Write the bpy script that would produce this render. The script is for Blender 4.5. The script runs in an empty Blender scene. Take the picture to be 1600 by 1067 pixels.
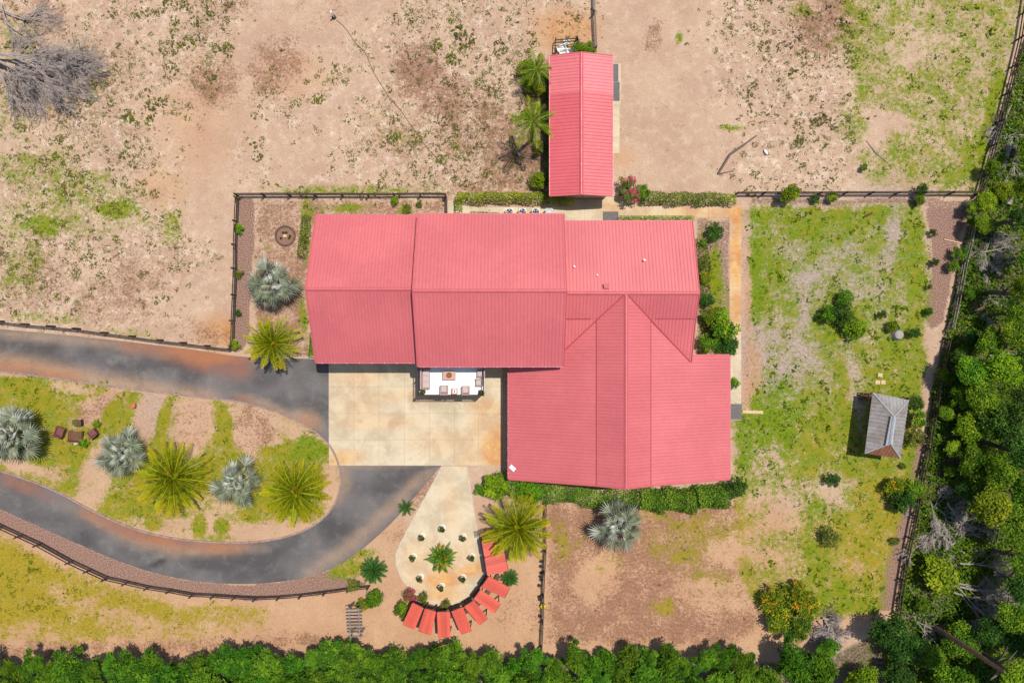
import bpy, math, random
import numpy as np
from mathutils import Vector, Matrix
from mathutils.geometry import delaunay_2d_cdt

# ------------------------------------------------------------------ camera, sky, sun, exposure
H = 69.4            # drone height in metres
S = 0.0625          # metres on the ground for one unit of the survey grid (u right, v down)
scene = bpy.context.scene
col = scene.collection
cam_d = bpy.data.cameras.new("camera")
cam_d.sensor_width = 36.0
cam_d.lens = 36.0 * H / (1600 * S)
cam_d.clip_end = 2000.0
cam = bpy.data.objects.new("camera", cam_d)
cam.location = (0, 0, H)
cam.rotation_euler = (0, 0, 0)
col.objects.link(cam)
scene.camera = cam

SUNV = Vector((0.24, 0.21, 1.0)).normalized()      # towards the sun
world = bpy.data.worlds.new("World")
scene.world = world
world.use_nodes = True
wn = world.node_tree
wn.nodes.clear()
w_out = wn.nodes.new("ShaderNodeOutputWorld")
w_bg = wn.nodes.new("ShaderNodeBackground")
w_sky = wn.nodes.new("ShaderNodeTexSky")
w_sky.sky_type = 'NISHITA'
w_sky.sun_disc = False
w_sky.sun_elevation = math.asin(SUNV.z)
w_sky.sun_rotation = math.atan2(SUNV.x, SUNV.y)
w_bg.inputs[1].default_value = 0.12
wn.links.new(w_sky.outputs[0], w_bg.inputs[0])
wn.links.new(w_bg.outputs[0], w_out.inputs[0])
sun_d = bpy.data.lights.new("sun", 'SUN')
sun_d.energy = 4.6
sun_d.angle = math.radians(0.5)
sun_d.color = (1.0, 0.95, 0.87)
sun = bpy.data.objects.new("sun", sun_d)
sun.rotation_euler = SUNV.to_track_quat('Z', 'Y').to_euler()
sun.location = (20, 20, 90)
col.objects.link(sun)
scene.view_settings.view_transform = 'Standard'
scene.view_settings.look = 'None'
scene.view_settings.exposure = 0.0
scene.view_settings.gamma = 1.0
scene.view_settings.use_curve_mapping = False
scene.cycles.max_bounces = 5
scene.cycles.diffuse_bounces = 3
scene.cycles.transparent_max_bounces = 4

rng = np.random.default_rng(11)
random.seed(5)

# ------------------------------------------------------------------ helpers
def P(u, v, z=0.0):
    """survey grid reading of a point z metres up -> world position"""
    k = S * (1 - z / H)
    return Vector(((u - 800) * k, (533.5 - v) * k, z))

def tag(o, label=None, cat=None, group=None, kind=None):
    if label: o["label"] = label
    if cat: o["category"] = cat
    if group: o["group"] = group
    if kind: o["kind"] = kind
    return o

def empty(name, loc, rz=0.0):
    o = bpy.data.objects.new(name, None)
    o.location = loc
    o.rotation_euler = (0, 0, rz)
    o.empty_display_size = 0.3
    col.objects.link(o)
    return o

def link(name, me, parent=None, loc=(0, 0, 0), rot=(0, 0, 0), scale=(1, 1, 1)):
    o = bpy.data.objects.new(name, me)
    o.location = loc; o.rotation_euler = rot; o.scale = scale
    o.parent = parent
    col.objects.link(o)
    return o

def mesh_np(name, V, F, mat, attrs=None, smooth=False):
    """V (n,3), F (m,k) arrays; attrs: name -> (domain, values)"""
    V = np.asarray(V, dtype=np.float32); F = np.asarray(F, dtype=np.int32)
    me = bpy.data.meshes.new(name)
    m, k = F.shape
    me.vertices.add(len(V)); me.vertices.foreach_set("co", V.ravel())
    me.loops.add(m * k); me.loops.foreach_set("vertex_index", F.ravel())
    me.polygons.add(m)
    me.polygons.foreach_set("loop_start", np.arange(0, m * k, k, dtype=np.int32))
    me.polygons.foreach_set("loop_total", np.full(m, k, dtype=np.int32))
    me.polygons.foreach_set("use_smooth", np.full(m, bool(smooth)))
    me.update(calc_edges=True)
    for an, (dom, vals) in (attrs or {}).items():
        a = me.attributes.new(an, 'FLOAT', dom)
        a.data.foreach_set("value", np.asarray(vals, dtype=np.float32).ravel())
    if mat: me.materials.append(mat)
    return me

class MB:
    """collects simple solids into one mesh"""
    def __init__(s): s.v = []; s.f = []
    def add(s, vs, fs):
        b = len(s.v); s.v += [tuple(p) for p in vs]; s.f += [tuple(b + i for i in f) for f in fs]
    def box(s, c, d, rz=0.0):
        c = Vector(c); hx, hy, hz = d[0] / 2, d[1] / 2, d[2] / 2
        R = Matrix.Rotation(rz, 3, 'Z')
        vs = [c + R @ Vector((x * hx, y * hy, z * hz)) for z in (-1, 1) for x, y in ((-1, -1), (1, -1), (1, 1), (-1, 1))]
        s.add(vs, [(3, 2, 1, 0), (4, 5, 6, 7), (0, 1, 5, 4), (1, 2, 6, 5), (2, 3, 7, 6), (3, 0, 4, 7)])
    def bar(s, a, b, w, h):
        a = Vector(a); b = Vector(b); d = (b - a)
        side = d.cross(Vector((0, 0, 1)))
        if side.length < 1e-5: side = Vector((1, 0, 0))
        side = side.normalized() * w / 2
        up = side.cross(d).normalized() * h / 2
        vs = [p + i * side + j * up for p in (a, b) for i, j in ((-1, -1), (1, -1), (1, 1), (-1, 1))]
        s.add(vs, [(3, 2, 1, 0), (4, 5, 6, 7), (0, 1, 5, 4), (1, 2, 6, 5), (2, 3, 7, 6), (3, 0, 4, 7)])
    def tube(s, pts, rad, n=6, caps=True):
        pts = [Vector(p) for p in pts]; rings = []
        for i, p in enumerate(pts):
            d = (pts[min(i + 1, len(pts) - 1)] - pts[max(i - 1, 0)]).normalized()
            x = d.cross(Vector((0.31, 0.17, 0.93)))
            if x.length < 1e-4: x = d.cross(Vector((1, 0, 0)))
            x.normalize(); y = d.cross(x)
            r = rad[i] if hasattr(rad, '__len__') else rad
            rings.append([p + r * (math.cos(2 * math.pi * k / n) * x + math.sin(2 * math.pi * k / n) * y) for k in range(n)])
        vs = [q for r in rings for q in r]; fs = []
        for i in range(len(pts) - 1):
            for k in range(n):
                fs.append((i * n + k, i * n + (k + 1) % n, (i + 1) * n + (k + 1) % n, (i + 1) * n + k))
        if caps:
            fs.append(tuple(reversed(range(n)))); fs.append(tuple((len(pts) - 1) * n + k for k in range(n)))
        s.add(vs, fs)
    def lathe(s, c, prof, n=16):
        c = Vector(c); vs = []; fs = []
        for r, z in prof:
            vs += [c + Vector((r * math.cos(2 * math.pi * k / n), r * math.sin(2 * math.pi * k / n), z)) for k in range(n)]
        for i in range(len(prof) - 1):
            for k in range(n):
                fs.append((i * n + k, i * n + (k + 1) % n, (i + 1) * n + (k + 1) % n, (i + 1) * n + k))
        fs.append(tuple(reversed(range(n)))); fs.append(tuple((len(prof) - 1) * n + k for k in range(n)))
        s.add(vs, fs)
    def prism(s, poly, z0, z1):
        n = len(poly)
        vs = [(p[0], p[1], z0) for p in poly] + [(p[0], p[1], z1) for p in poly]
        fs = [tuple(reversed(range(n))), tuple(range(n, 2 * n))] + [(i, (i + 1) % n, n + (i + 1) % n, n + i) for i in range(n)]
        s.add(vs, fs)
    def mesh(s, name, mat, smooth=False):
        me = bpy.data.meshes.new(name)
        me.from_pydata(s.v, [], s.f)
        if smooth:
            for p in me.polygons: p.use_smooth = True
        me.materials.append(mat); me.update()
        return me
    def build(s, name, mat, parent=None, loc=(0, 0, 0), smooth=False):
        return link(name, s.mesh(name, mat, smooth), parent, loc)

# ------------------------------------------------------------------ node helper
class NT:
    def __init__(s, name):
        s.m = bpy.data.materials.new(name); s.m.use_nodes = True
        s.t = s.m.node_tree; s.t.nodes.clear()
        s.out = s.n("ShaderNodeOutputMaterial")
    def n(s, typ, **kw):
        nd = s.t.nodes.new(typ)
        for k, v in kw.items(): setattr(nd, k, v)
        return nd
    def l(s, a, b): s.t.links.new(a, b)
    def put(s, sock, v):
        if isinstance(v, bpy.types.NodeSocket): s.l(v, sock)
        elif v is not None:
            if sock.type == 'RGBA' and len(v) == 3: v = (*v, 1)
            sock.default_value = v
    def pos(s): return s.n("ShaderNodeNewGeometry").outputs["Position"]
    def obj(s): return s.n("ShaderNodeTexCoord").outputs["Object"]
    def attr(s, name): return s.n("ShaderNodeAttribute", attribute_name=name).outputs["Fac"]
    def rnd(s): return s.n("ShaderNodeObjectInfo").outputs["Random"]
    def scalev(s, v, sc):
        m = s.n("ShaderNodeMapping"); s.l(v, m.inputs[0]); m.inputs["Scale"].default_value = sc
        return m.outputs[0]
    def noise(s, v, scale, detail=4, rough=0.6, dist=0.0):
        nd = s.n("ShaderNodeTexNoise"); s.l(v, nd.inputs["Vector"])
        nd.inputs["Scale"].default_value = scale; nd.inputs["Detail"].default_value = detail
        nd.inputs["Roughness"].default_value = rough; nd.inputs["Distortion"].default_value = dist
        return nd.outputs["Fac"]
    def math(s, op, a, b=0.0, c=None, clamp=False):
        nd = s.n("ShaderNodeMath", operation=op, use_clamp=clamp)
        s.put(nd.inputs[0], a); s.put(nd.inputs[1], b)
        if c is not None: s.put(nd.inputs[2], c)
        return nd.outputs[0]
    def ramp(s, v, lo, hi, a=0.0, b=1.0):
        nd = s.n("ShaderNodeMapRange", interpolation_type='SMOOTHSTEP')
        s.put(nd.inputs[0], v); nd.inputs[1].default_value = lo; nd.inputs[2].default_value = hi
        nd.inputs[3].default_value = a; nd.inputs[4].default_value = b
        return nd.outputs[0]
    def mix(s, f, a, b, mode='MIX'):
        nd = s.n("ShaderNodeMix", data_type='RGBA', blend_type=mode)
        s.put(nd.inputs["Factor"], f)
        s.put(nd.inputs[6], a); s.put(nd.inputs[7], b)
        return nd.outputs[2]
    def bump(s, h, strength=0.3, dist=0.02):
        nd = s.n("ShaderNodeBump"); s.l(h, nd.inputs["Height"])
        nd.inputs["Strength"].default_value = strength; nd.inputs["Distance"].default_value = dist
        return nd.outputs[0]
    def surf(s, color, rough=0.8, spec=0.3, normal=None, metal=0.0):
        b = s.n("ShaderNodeBsdfPrincipled")
        s.put(b.inputs["Base Color"], color); s.put(b.inputs["Roughness"], rough)
        b.inputs["Specular IOR Level"].default_value = spec
        b.inputs["Metallic"].default_value = metal
        if normal is not None: s.l(normal, b.inputs["Normal"])
        s.l(b.outputs[0], s.out.inputs[0])
        return s.m

def plain(name, c1, c2=None, scale=6.0, rough=0.75, spec=0.3, bump=0.15, metal=0.0, objvar=0.0):
    t = NT(name); v = t.obj()
    f = t.ramp(t.noise(v, scale, 5, 0.65), 0.3, 0.7)
    c2 = c2 or tuple(x * 0.72 for x in c1)
    c = t.mix(f, c1, c2)
    if objvar:
        r = t.math('MULTIPLY_ADD', t.rnd(), objvar * 2, 1 - objvar)
        h = t.n("ShaderNodeHueSaturation"); t.l(c, h.inputs["Color"]); t.l(r, h.inputs["Value"]); c = h.outputs[0]
    return t.surf(c, rough, spec, t.bump(t.noise(v, scale * 6, 3), bump, 0.02) if bump else None, metal)

def leafmat(name, dark, mid, light, trans=0.25, hue=0.02, val=0.16, lo=.5, hi=1.0, spec=.14):
    t = NT(name); a = t.attr("lv")
    c = t.mix(t.ramp(a, 0.0, 0.55), dark, mid)
    c = t.mix(t.ramp(a, lo, hi), c, light)
    h = t.n("ShaderNodeHueSaturation"); t.l(c, h.inputs["Color"])
    r = t.rnd()
    t.l(t.math('MULTIPLY_ADD', r, hue * 2, 0.5 - hue), h.inputs["Hue"])
    t.l(t.math('MULTIPLY_ADD', t.math('FRACT', t.math('MULTIPLY', r, 7.31)), val * 2, 1 - val), h.inputs["Value"])
    d = t.n("ShaderNodeBsdfPrincipled"); t.l(h.outputs[0], d.inputs["Base Color"])
    d.inputs["Roughness"].default_value = 0.5; d.inputs["Specular IOR Level"].default_value = spec
    tr = t.n("ShaderNodeBsdfTranslucent"); t.l(h.outputs[0], tr.inputs[0])
    mx = t.n("ShaderNodeMixShader"); mx.inputs[0].default_value = trans
    t.l(d.outputs[0], mx.inputs[1]); t.l(tr.outputs[0], mx.inputs[2]); t.l(mx.outputs[0], t.out.inputs[0])
    return t.m

# ------------------------------------------------------------------ survey fields (what grows / lies where)
U0, V0, ST = -80, -80, 4
NU, NV = 441, 308
gu = U0 + ST * np.arange(NU); gv = V0 + ST * np.arange(NV)
GU, GV = np.meshgrid(gu, gv)

def vnoise(cell, seed):
    r = np.random.default_rng(seed)
    n1 = int((NU * ST) / cell) + 3; n2 = int((NV * ST) / cell) + 3
    g = r.random((n2, n1))
    x = (GU - U0) / cell; y = (GV - V0) / cell
    i = x.astype(int); j = y.astype(int); fx = x - i; fy = y - j
    fx = fx * fx * (3 - 2 * fx); fy = fy * fy * (3 - 2 * fy)
    return (g[j, i] * (1 - fx) + g[j, i + 1] * fx) * (1 - fy) + (g[j + 1, i] * (1 - fx) + g[j + 1, i + 1] * fx) * fy
def fbm(cell, seed, o=4):
    s = np.zeros_like(GU, dtype=float); a = 1; t = 0
    for k in range(o):
        s += a * vnoise(max(cell / 2 ** k, 4.5), seed + 17 * k); t += a; a *= 0.6
    return s / t
NX = (fbm(60, 1) - 0.5) * 2; NY = (fbm(60, 2) - 0.5) * 2      # edge wander
def ell(u, v, ru, rv, a=0.0, soft=0.5, wander=0.5):
    """soft ellipse, 1 inside"""
    m = wander * min(ru, rv)
    x = GU - u + NX * m; y = GV - v + NY * m
    ca, sa = math.cos(math.radians(a)), math.sin(math.radians(a))
    d = np.sqrt(((x * ca + y * sa) / ru) ** 2 + ((-x * sa + y * ca) / rv) ** 2)
    t = np.clip((1 + soft - d) / (2 * soft), 0, 1)
    return t * t * (3 - 2 * t)
def pip(poly, X, Y):
    ins = np.zeros(X.shape, dtype=bool); n = len(poly)
    for i in range(n):
        x1, y1 = poly[i]; x2, y2 = poly[(i + 1) % n]
        if y1 == y2: continue
        c = ((y1 > Y) != (y2 > Y)) & (X < (x2 - x1) * (Y - y1) / (y2 - y1) + x1)
        ins ^= c
    return ins
def blur(a, n):
    for _ in range(n):
        a = (np.roll(a, 1, 0) + a + np.roll(a, -1, 0)) / 3
        a = (np.roll(a, 1, 1) + a + np.roll(a, -1, 1)) / 3
    return a
def pol(poly, soft=1, wander=0.0):
    return blur(pip(poly, GU + NX * wander, GV + NY * wander).astype(float), soft)
def sample(F, u, v):
    x = np.clip((np.asarray(u) - U0) / ST, 0, NU - 1.001); y = np.clip((np.asarray(v) - V0) / ST, 0, NV - 1.001)
    i = x.astype(int); j = y.astype(int); fx = x - i; fy = y - j
    return (F[j, i] * (1 - fx) + F[j, i + 1] * fx) * (1 - fy) + (F[j + 1, i] * (1 - fx) + F[j + 1, i + 1] * fx) * fy
def mx(F, E, s): np.maximum(F, E * s, out=F)
def cut(F, E, s): F *= (1 - E * s)

def smooth_line(pts, n=10, closed=False):
    P_ = [Vector((p[0], p[1])) for p in pts]; out = []
    m = len(P_)
    for i in range(m if closed else m - 1):
        p1, p2 = P_[i], P_[(i + 1) % m]
        p0 = P_[i - 1] if (i > 0 or closed) else p1 * 2 - p2
        p3 = P_[(i + 2) % m] if (i + 2 < m or closed) else p2 * 2 - p1
        for k in range(n):
            t = k / n
            q = 0.5 * ((2 * p1) + (p2 - p0) * t + (2 * p0 - 5 * p1 + 4 * p2 - p3) * t * t + (3 * p1 - p0 - 3 * p2 + p3) * t ** 3)
            out.append((q.x, q.y))
    if not closed: out.append(tuple(P_[-1]))
    return out

# outlines
ISLAND = smooth_line([(-60, 574), (0, 580), (100, 593), (200, 607), (300, 619), (370, 627), (430, 643), (480, 666), (512, 692), (528, 722), (532, 755), (522, 788),
                      (498, 815), (460, 834), (410, 845), (350, 847), (290, 843), (235, 833), (190, 818), (140, 795), (90, 768), (40, 748), (0, 735), (-60, 715)], 5)
DRIVE_TOP = [(-80, 508), (0, 514), (100, 523), (200, 534), (300, 546), (365, 556), (400, 559), (470, 560), (513.5, 562)]
DRIVE_LOW = smooth_line([(690, 727), (660, 762), (622, 806), (580, 846), (540, 876), (495, 897), (440, 908), (380, 912), (310, 908), (250, 897), (190, 878), (130, 853), (60, 822), (0, 795), (-80, 758)], 5)
DRIVE = DRIVE_TOP + [(513.5, 727)] + DRIVE_LOW
PATIO = [(691.5, 728), (729, 728), (736, 770), (746, 830), (752, 862), (759, 895), (749, 915), (731, 931), (708, 944), (688, 946), (664, 938), (641, 921), (627, 902), (619, 880), (619, 865), (626, 848), (645, 812), (668, 770)]
MULCH_LOW = DRIVE_LOW[10:] + [(-80, 775), (0, 822), (60, 850), (110, 877), (165, 903), (240, 921), (300, 930), (400, 936), (470, 932), (545, 921), (580, 915), (560, 905), (520, 897)]
MULCH_LEFT = [(370, 306), (398, 312), (398, 380), (392, 460), (388, 530), (378, 553), (362, 550), (366, 440)]
BED_BARN = [(812, 92), (860, 90), (860, 306), (815, 300), (806, 240), (818, 170), (806, 120)]
FOREST = [(1600, 60), (1572, 140), (1545, 240), (1520, 320), (1500, 400), (1480, 500), (1460, 600), (1445, 690), (1430, 780), (1412, 880), (1396, 960), (1345, 1000), (1290, 1030), (1200, 1034), (1000, 1036), (800, 1032), (600, 1030), (400, 1034), (200, 1040), (-80, 1040), (-80, 1200), (1700, 1200), (1700, 60)]

grass = np.zeros_like(GU, dtype=float)      # cover of live grass
weed = np.zeros_like(grass)                 # scattered weed specks on sand
litter = np.zeros_like(grass)               # brown dead thatch
orange = np.zeros_like(grass)               # iron-rich sand
mulch = np.zeros_like(grass)                # bark mulch
dry = np.full_like(grass, 0.27)             # 0 lush green .. 1 yellow olive
wood_floor = np.zeros_like(grass)                # dark brown humus floor of the wood
grey = np.zeros_like(grass)                 # pale lilac sand

# paddock, upper left
weed += 0.75 * pol([(-80, -80), (380, -80), (375, 40), (330, 200), (270, 330), (300, 400), (330, 500), (-80, 500)], 22, 26)
weed += 0.7 * pol([(420, 130), (560, 60), (700, -80), (925, -80), (925, 60), (860, 100), (850, 300), (400, 300), (360, 260)], 22, 26)
mx(weed, ell(120, 430, 150, 60), 0.7)
mx(weed, ell(250, 420, 70, 60), 0.7)
cut(weed, ell(470, 60, 75, 55, -30), 0.85); cut(weed, ell(330, 250, 50, 120, 20), 0.8); cut(weed, ell(320, 470, 45, 50), 0.7)
for u, v, ru, rv, a, s in [(340, 130, 40, 45, 0, .75), (430, 110, 40, 60, 30, .65), (655, 110, 45, 35, -30, .85), (690, 150, 60, 40, 20, .75), (740, 200, 70, 60, 0, .6), (790, 240, 40, 60, 0, .75),
                           (620, 220, 60, 30, 0, .5), (160, 470, 60, 40, 0, .5), (220, 440, 60, 45, 0, .55), (60, 430, 60, 50, 0, .5), (1290, 30, 60, 50, 0, .75), (1270, 70, 40, 40, 0, .6), (60, 30, 60, 40, 0, .5),
                           (100, 150, 70, 50, 0, .35), (380, 20, 30, 30, 0, .4), (520, 25, 40, 25, 0, .35), (320, 525, 60, 20, 8, .5)]:
    mx(litter, ell(u, v, ru, rv, a, 0.8), s)
for u, v, ru, rv, a, s in [(70, 352, 45, 17, 0, .85), (180, 325, 34, 17, -10, .85), (268, 352, 16, 26, 10, .7), (30, 340, 40, 30, 0, .5), (110, 300, 110, 50, 0, .5), (60, 260, 80, 40, 0, .5), (150, 275, 30, 18, 0, .5),
                           (30, 400, 40, 60, 0, .45), (120, 330, 130, 40, 0, .42), (70, 495, 70, 10, 5, .5), (200, 520, 60, 8, 6, .45), (550, 297, 140, 9, 0, .62), (20, 180, 40, 40, 0, .4), (25, 60, 40, 40, 0, .45), (150, 130, 12, 30, 0, .45),
                           (620, 215, 40, 12, 0, .35), (590, 175, 30, 14, 0, .3)]:
    mx(grass, ell(u, v, ru, rv, a, 0.6), s)
mx(orange, ell(345, 520, 30, 22, 0, .9), .9); mx(orange, ell(885, 45, 45, 40, 0, .7), .8); mx(orange, ell(310, 200, 60, 90, 20, .8), .3)
mx(orange, ell(975, 245, 20, 14), .4); mx(orange, ell(460, 120, 60, 30), .3); mx(orange, ell(250, 290, 40, 30), .35)
cut(weed, ell(540, 150, 150, 13, -38, .7, .3), .8); cut(weed, ell(480, 250, 60, 30, -40), .6)
weed *= np.clip(.55 + (fbm(110, 515) - .32) * 2.4, .25, 1.3)
# arena and right paddock
weed += 0.62 * pol([(1120, -80), (1300, -80), (1340, 120), (1330, 300), (1140, 300), (1165, 200), (1110, 120)], 22, 22)
mx(grass, pol([(1320, -80), (1640, -80), (1580, 80), (1540, 220), (1500, 300), (1350, 300), (1330, 240), (1390, 210), (1330, 150), (1300, 60)], 6, 14), .58)
for u, v, ru, rv, a, s in [(1545, 190, 14, 110, 14, .98), (1525, 260, 30, 40, 0, .85), (1340, 70, 22, 35, 0, .7), (1440, 90, 20, 20, 0, .6), (1400, 30, 60, 25, 0, .55), (1480, 20, 50, 25, 0, .55), (1410, 240, 30, 24, 0, .75), (1330, 190, 22, 40, 0, .6), (1480, 270, 60, 30, 0, .7),
                           (1450, 130, 14, 24, 0, .75), (1060, 60, 6, 12, 0, .8), (1140, 200, 22, 5, 0, .85), (1250, 15, 30, 15, 0, .5)]:
    mx(grass, ell(u, v, ru, rv, a, 0.6), s)
mx(litter, ell(1022, 60, 12, 30, 15), .6)
cut(grass, ell(1395, 190, 40, 14, 15), .8); cut(grass, ell(1430, 70, 60, 30, -20), .35)
# fenced lawn, right
LAWN = [(1164, 322), (1445, 318), (1450, 420), (1440, 470), (1452, 560), (1440, 640), (1425, 760), (1400, 830), (1378, 960), (1290, 968), (1190, 965), (1150, 900), (1145, 650), (1170, 600)]
mx(grass, pol(LAWN, 3, 6), .86)
for u, v, ru, rv, a, s in [(1394, 370, 12, 42, 10, .95), (1260, 480, 14, 45, 20, .85), (1320, 400, 60, 22, -30, .45), (1300, 430, 80, 40, 0, .45), (1215, 540, 45, 45, 0, .75), (1255, 580, 40, 40, 20, .7), (1360, 540, 25, 30, 0, .6), (1185, 570, 12, 60, 0, .85), (1335, 600, 10, 60, -10, .8), (1215, 780, 35, 45, 30, .95), (1200, 720, 40, 16, -30, .6), (1255, 820, 50, 20, 20, .5),
                           (1170, 850, 50, 60, 0, .75), (1230, 890, 30, 30, 0, .7), (1330, 880, 20, 20, 0, .6), (1300, 760, 34, 30, 0, .6), (1400, 480, 20, 40, 0, .45), (1350, 450, 30, 20, 0, .5), (1310, 760, 22, 26, 0, .75), (1230, 380, 20, 30, 0, .4), (1250, 430, 14, 30, 0, .5)]:
    cut(grass, ell(u, v, ru, rv, a, 0.9), s * .62)
for u, v, ru, rv in [(1180, 420, 14, 80), (1430, 430, 22, 90), (1190, 665, 45, 45), (1240, 690, 60, 40), (1280, 660, 50, 60), (1340, 720, 40, 40), (1400, 560, 30, 30), (1350, 800, 40, 60), (1380, 530, 20, 20), (1255, 345, 90, 16), (1120, 440, 14, 70)]:
    mx(grass, ell(u, v, ru, rv, 0, .7), .92)
dry -= 0.55 * ell(1185, 660, 50, 60, 0, .8) ; dry -= 0.3 * ell(1175, 430, 14, 90); dry += .35 * ell(1370, 830, 60, 90); dry += .08 * ell(1300, 640, 110, 90); dry += .1 * ell(1250, 700, 60, 40)
mx(grey, ell(1230, 560, 110, 70), .9); mx(grey, ell(1394, 370, 30, 60), 1); mx(grey, ell(1290, 430, 120, 110), .9); mx(grey, ell(1340, 620, 20, 50), .6)
mx(mulch, pol([(1168, 308), (1500, 306), (1505, 330), (1455, 332), (1445, 322), (1300, 323), (1170, 322)], 1, 5), .55)
mx(mulch, pol([(1448, 320), (1515, 318), (1490, 420), (1478, 500), (1455, 520), (1440, 490), (1455, 420)], 1, 5), .75)
mx(mulch, pol([(1425, 690), (1448, 690), (1400, 955), (1368, 955), (1395, 830)], 1, 3), .9)
mx(mulch, pol([(1086, 340), (1144, 340), (1146, 560), (1086, 560)], 1, 4), .55); mx(grey, ell(1122, 420, 12, 50), .8)
mx(grass, ell(1130, 480, 12, 70), .55); mx(grass, ell(1100, 400, 10, 60), .4)
# ground south of the house
mx(litter, pol([(855, 780), (1150, 780), (1180, 900), (1190, 975), (1150, 1010), (850, 1010)], 6, 12), .72)
for u, v, ru, rv, a, s in [(1085, 830, 40, 35, 0, .6), (1050, 850, 50, 30, 0, .5), (1130, 820, 40, 20, 0, .55), (880, 850, 14, 34, 0, .6), (1035, 950, 22, 18, 0, .6), (1080, 870, 40, 30, 0, .55), (1020, 805, 30, 12, 0, .6), (1110, 905, 40, 20, 0, .4), (950, 880, 30, 14, 0, .3), (905, 845, 20, 20, 0, .35)]:
    mx(grass, ell(u, v, ru, rv, a, 0.7), s)
dry += .45 * pol([(850, 780), (1170, 780), (1180, 1000), (850, 1000)], 6)
cut(litter, ell(930, 900, 45, 26, -40), .75); cut(litter, ell(1150, 860, 40, 30), .7); cut(litter, ell(1120, 930, 60, 30), .5)
mx(orange, ell(1000, 900, 170, 100), .5); mx(orange, ell(150, 960, 260, 60), .35); mx(orange, ell(1190, 860, 60, 60), .3); mx(orange, ell(600, 900, 260, 110), .38); mx(orange, ell(400, 990, 420, 40), .4)
mx(litter, ell(820, 960, 50, 40), .35); mx(litter, ell(660, 830, 30, 30), .2)
mx(orange, pol([(-80, 800), (560, 900), (850, 780), (1150, 780), (1400, 830), (1400, 960), (1150, 1040), (-80, 1040)], 14, 20), .45)
# lower left field and verge
mx(grass, pol([(-80, 815), (0, 835), (100, 885), (170, 915), (300, 940), (420, 945), (410, 985), (250, 995), (100, 1000), (-80, 1003)], 8, 12), .98)
for u, v, ru, rv, a, s in [(120, 935, 60, 20, 20, .6), (230, 975, 60, 16, 0, .8), (350, 975, 50, 24, 0, .75), (40, 985, 60, 16, 0, .7), (240, 930, 50, 10, 12, .7), (170, 960, 40, 14, 0, .5)]:
    cut(grass, ell(u, v, ru, rv, a, 1.0), s * .7)
dry += .65 * pol([(-80, 800), (430, 900), (430, 1010), (-80, 1010)], 6)
mx(litter, pol([(-80, 1000), (250, 997), (560, 985), (560, 1010), (-80, 1040)], 4, 6), .6)
mx(grass, ell(548, 882, 45, 18, -25, .5), .75); dry += .2 * ell(548, 882, 45, 18)
mx(litter, ell(660, 770, 14, 40, 40), .6); mx(litter, ell(620, 830, 40, 30), .25)
# island
ISL = [p for p in ISLAND]
isl = pol(ISL + [(-80, 715), (-80, 574)], 1)
g_is = 0.86 * isl
for u, v, ru, rv, a, s in [(232, 645, 22, 42, 15, .98), (300, 665, 34, 52, 8, .98), (395, 668, 36, 48, -20, .9), (150, 640, 45, 20, -20, .85), (150, 745, 22, 60, 15, .8), (40, 725, 60, 16, 15, .85), (270, 825, 120, 16, 0, .6), (430, 830, 80, 18, 0, .8), (515, 740, 12, 80, 0, .85), (110, 605, 40, 8, 8, .7), (330, 615, 150, 8, 8, .6), (330, 800, 40, 30, 0, .5), (400, 690, 40, 20, 0, .6), (180, 610, 14, 20, 0, .5), (20, 585, 30, 6, 6, .8), (440, 660, 50, 16, 25, .7)]:
    g_is *= 1 - s * ell(u, v, ru, rv, a, .45, .35)
for u, v, ru, rv, a in [(256, 650, 9, 42, 18), (352, 668, 13, 45, -8), (485, 700, 34, 22, 20), (60, 640, 60, 30, 0), (40, 610, 60, 20, 8), (175, 645, 14, 30, 30), (70, 710, 40, 20, 0), (240, 815, 16, 16, 0), (310, 820, 14, 20, 0), (345, 822, 14, 14, 0), (440, 705, 40, 12, 0)]:
    g_is = np.maximum(g_is, isl * .95 * ell(u, v, ru, rv, a, .4, .3))
grass = np.where(isl > .5, g_is, grass)
mx(litter, isl * ell(300, 665, 40, 55), .35); mx(litter, isl * ell(395, 668, 40, 50), .5); mx(orange, isl, .25); mx(litter, isl * ell(150, 640, 50, 26, -20), .6)
mx(grey, isl * ell(240, 650, 30, 50), .7)
dry += .25 * isl; dry -= .4 * ell(490, 700, 40, 24)
# beds
for pl, s in ((MULCH_LOW, .95), (MULCH_LEFT, .9)): mx(mulch, pol(pl, 1, 2), s)
mx(litter, pol([(398, 310), (697, 310), (697, 345), (494, 345), (480, 470), (490, 560), (398, 555)], 2, 6), .6)
for u, v, ru, rv in [(480, 330, 12, 20), (540, 325, 40, 8), (635, 330, 14, 12), (415, 385, 8, 6), (478, 370, 10, 40), (475, 500, 8, 40)]:
    mx(grass, ell(u, v, ru, rv, 0, .7), .7)
mx(litter, pol(BED_BARN, 3, 8), .75); mx(grass, ell(830, 110, 26, 18), .7); mx(grass, ell(838, 150, 16, 40), .6)
mx(litter, ell(780, 290, 80, 16), .6)
# strips along walkway
mx(litter, pol([(1160, 320), (1172, 320), (1174, 650), (1160, 650)], 1, 2), .35)
cut(grass, pol([(1160, 320), (1170, 320), (1172, 640), (1160, 650)], 1, 2), .8)
mx(orange, ell(1175, 590, 16, 60), .55); mx(orange, ell(1168, 460, 6, 90), .45)
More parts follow.
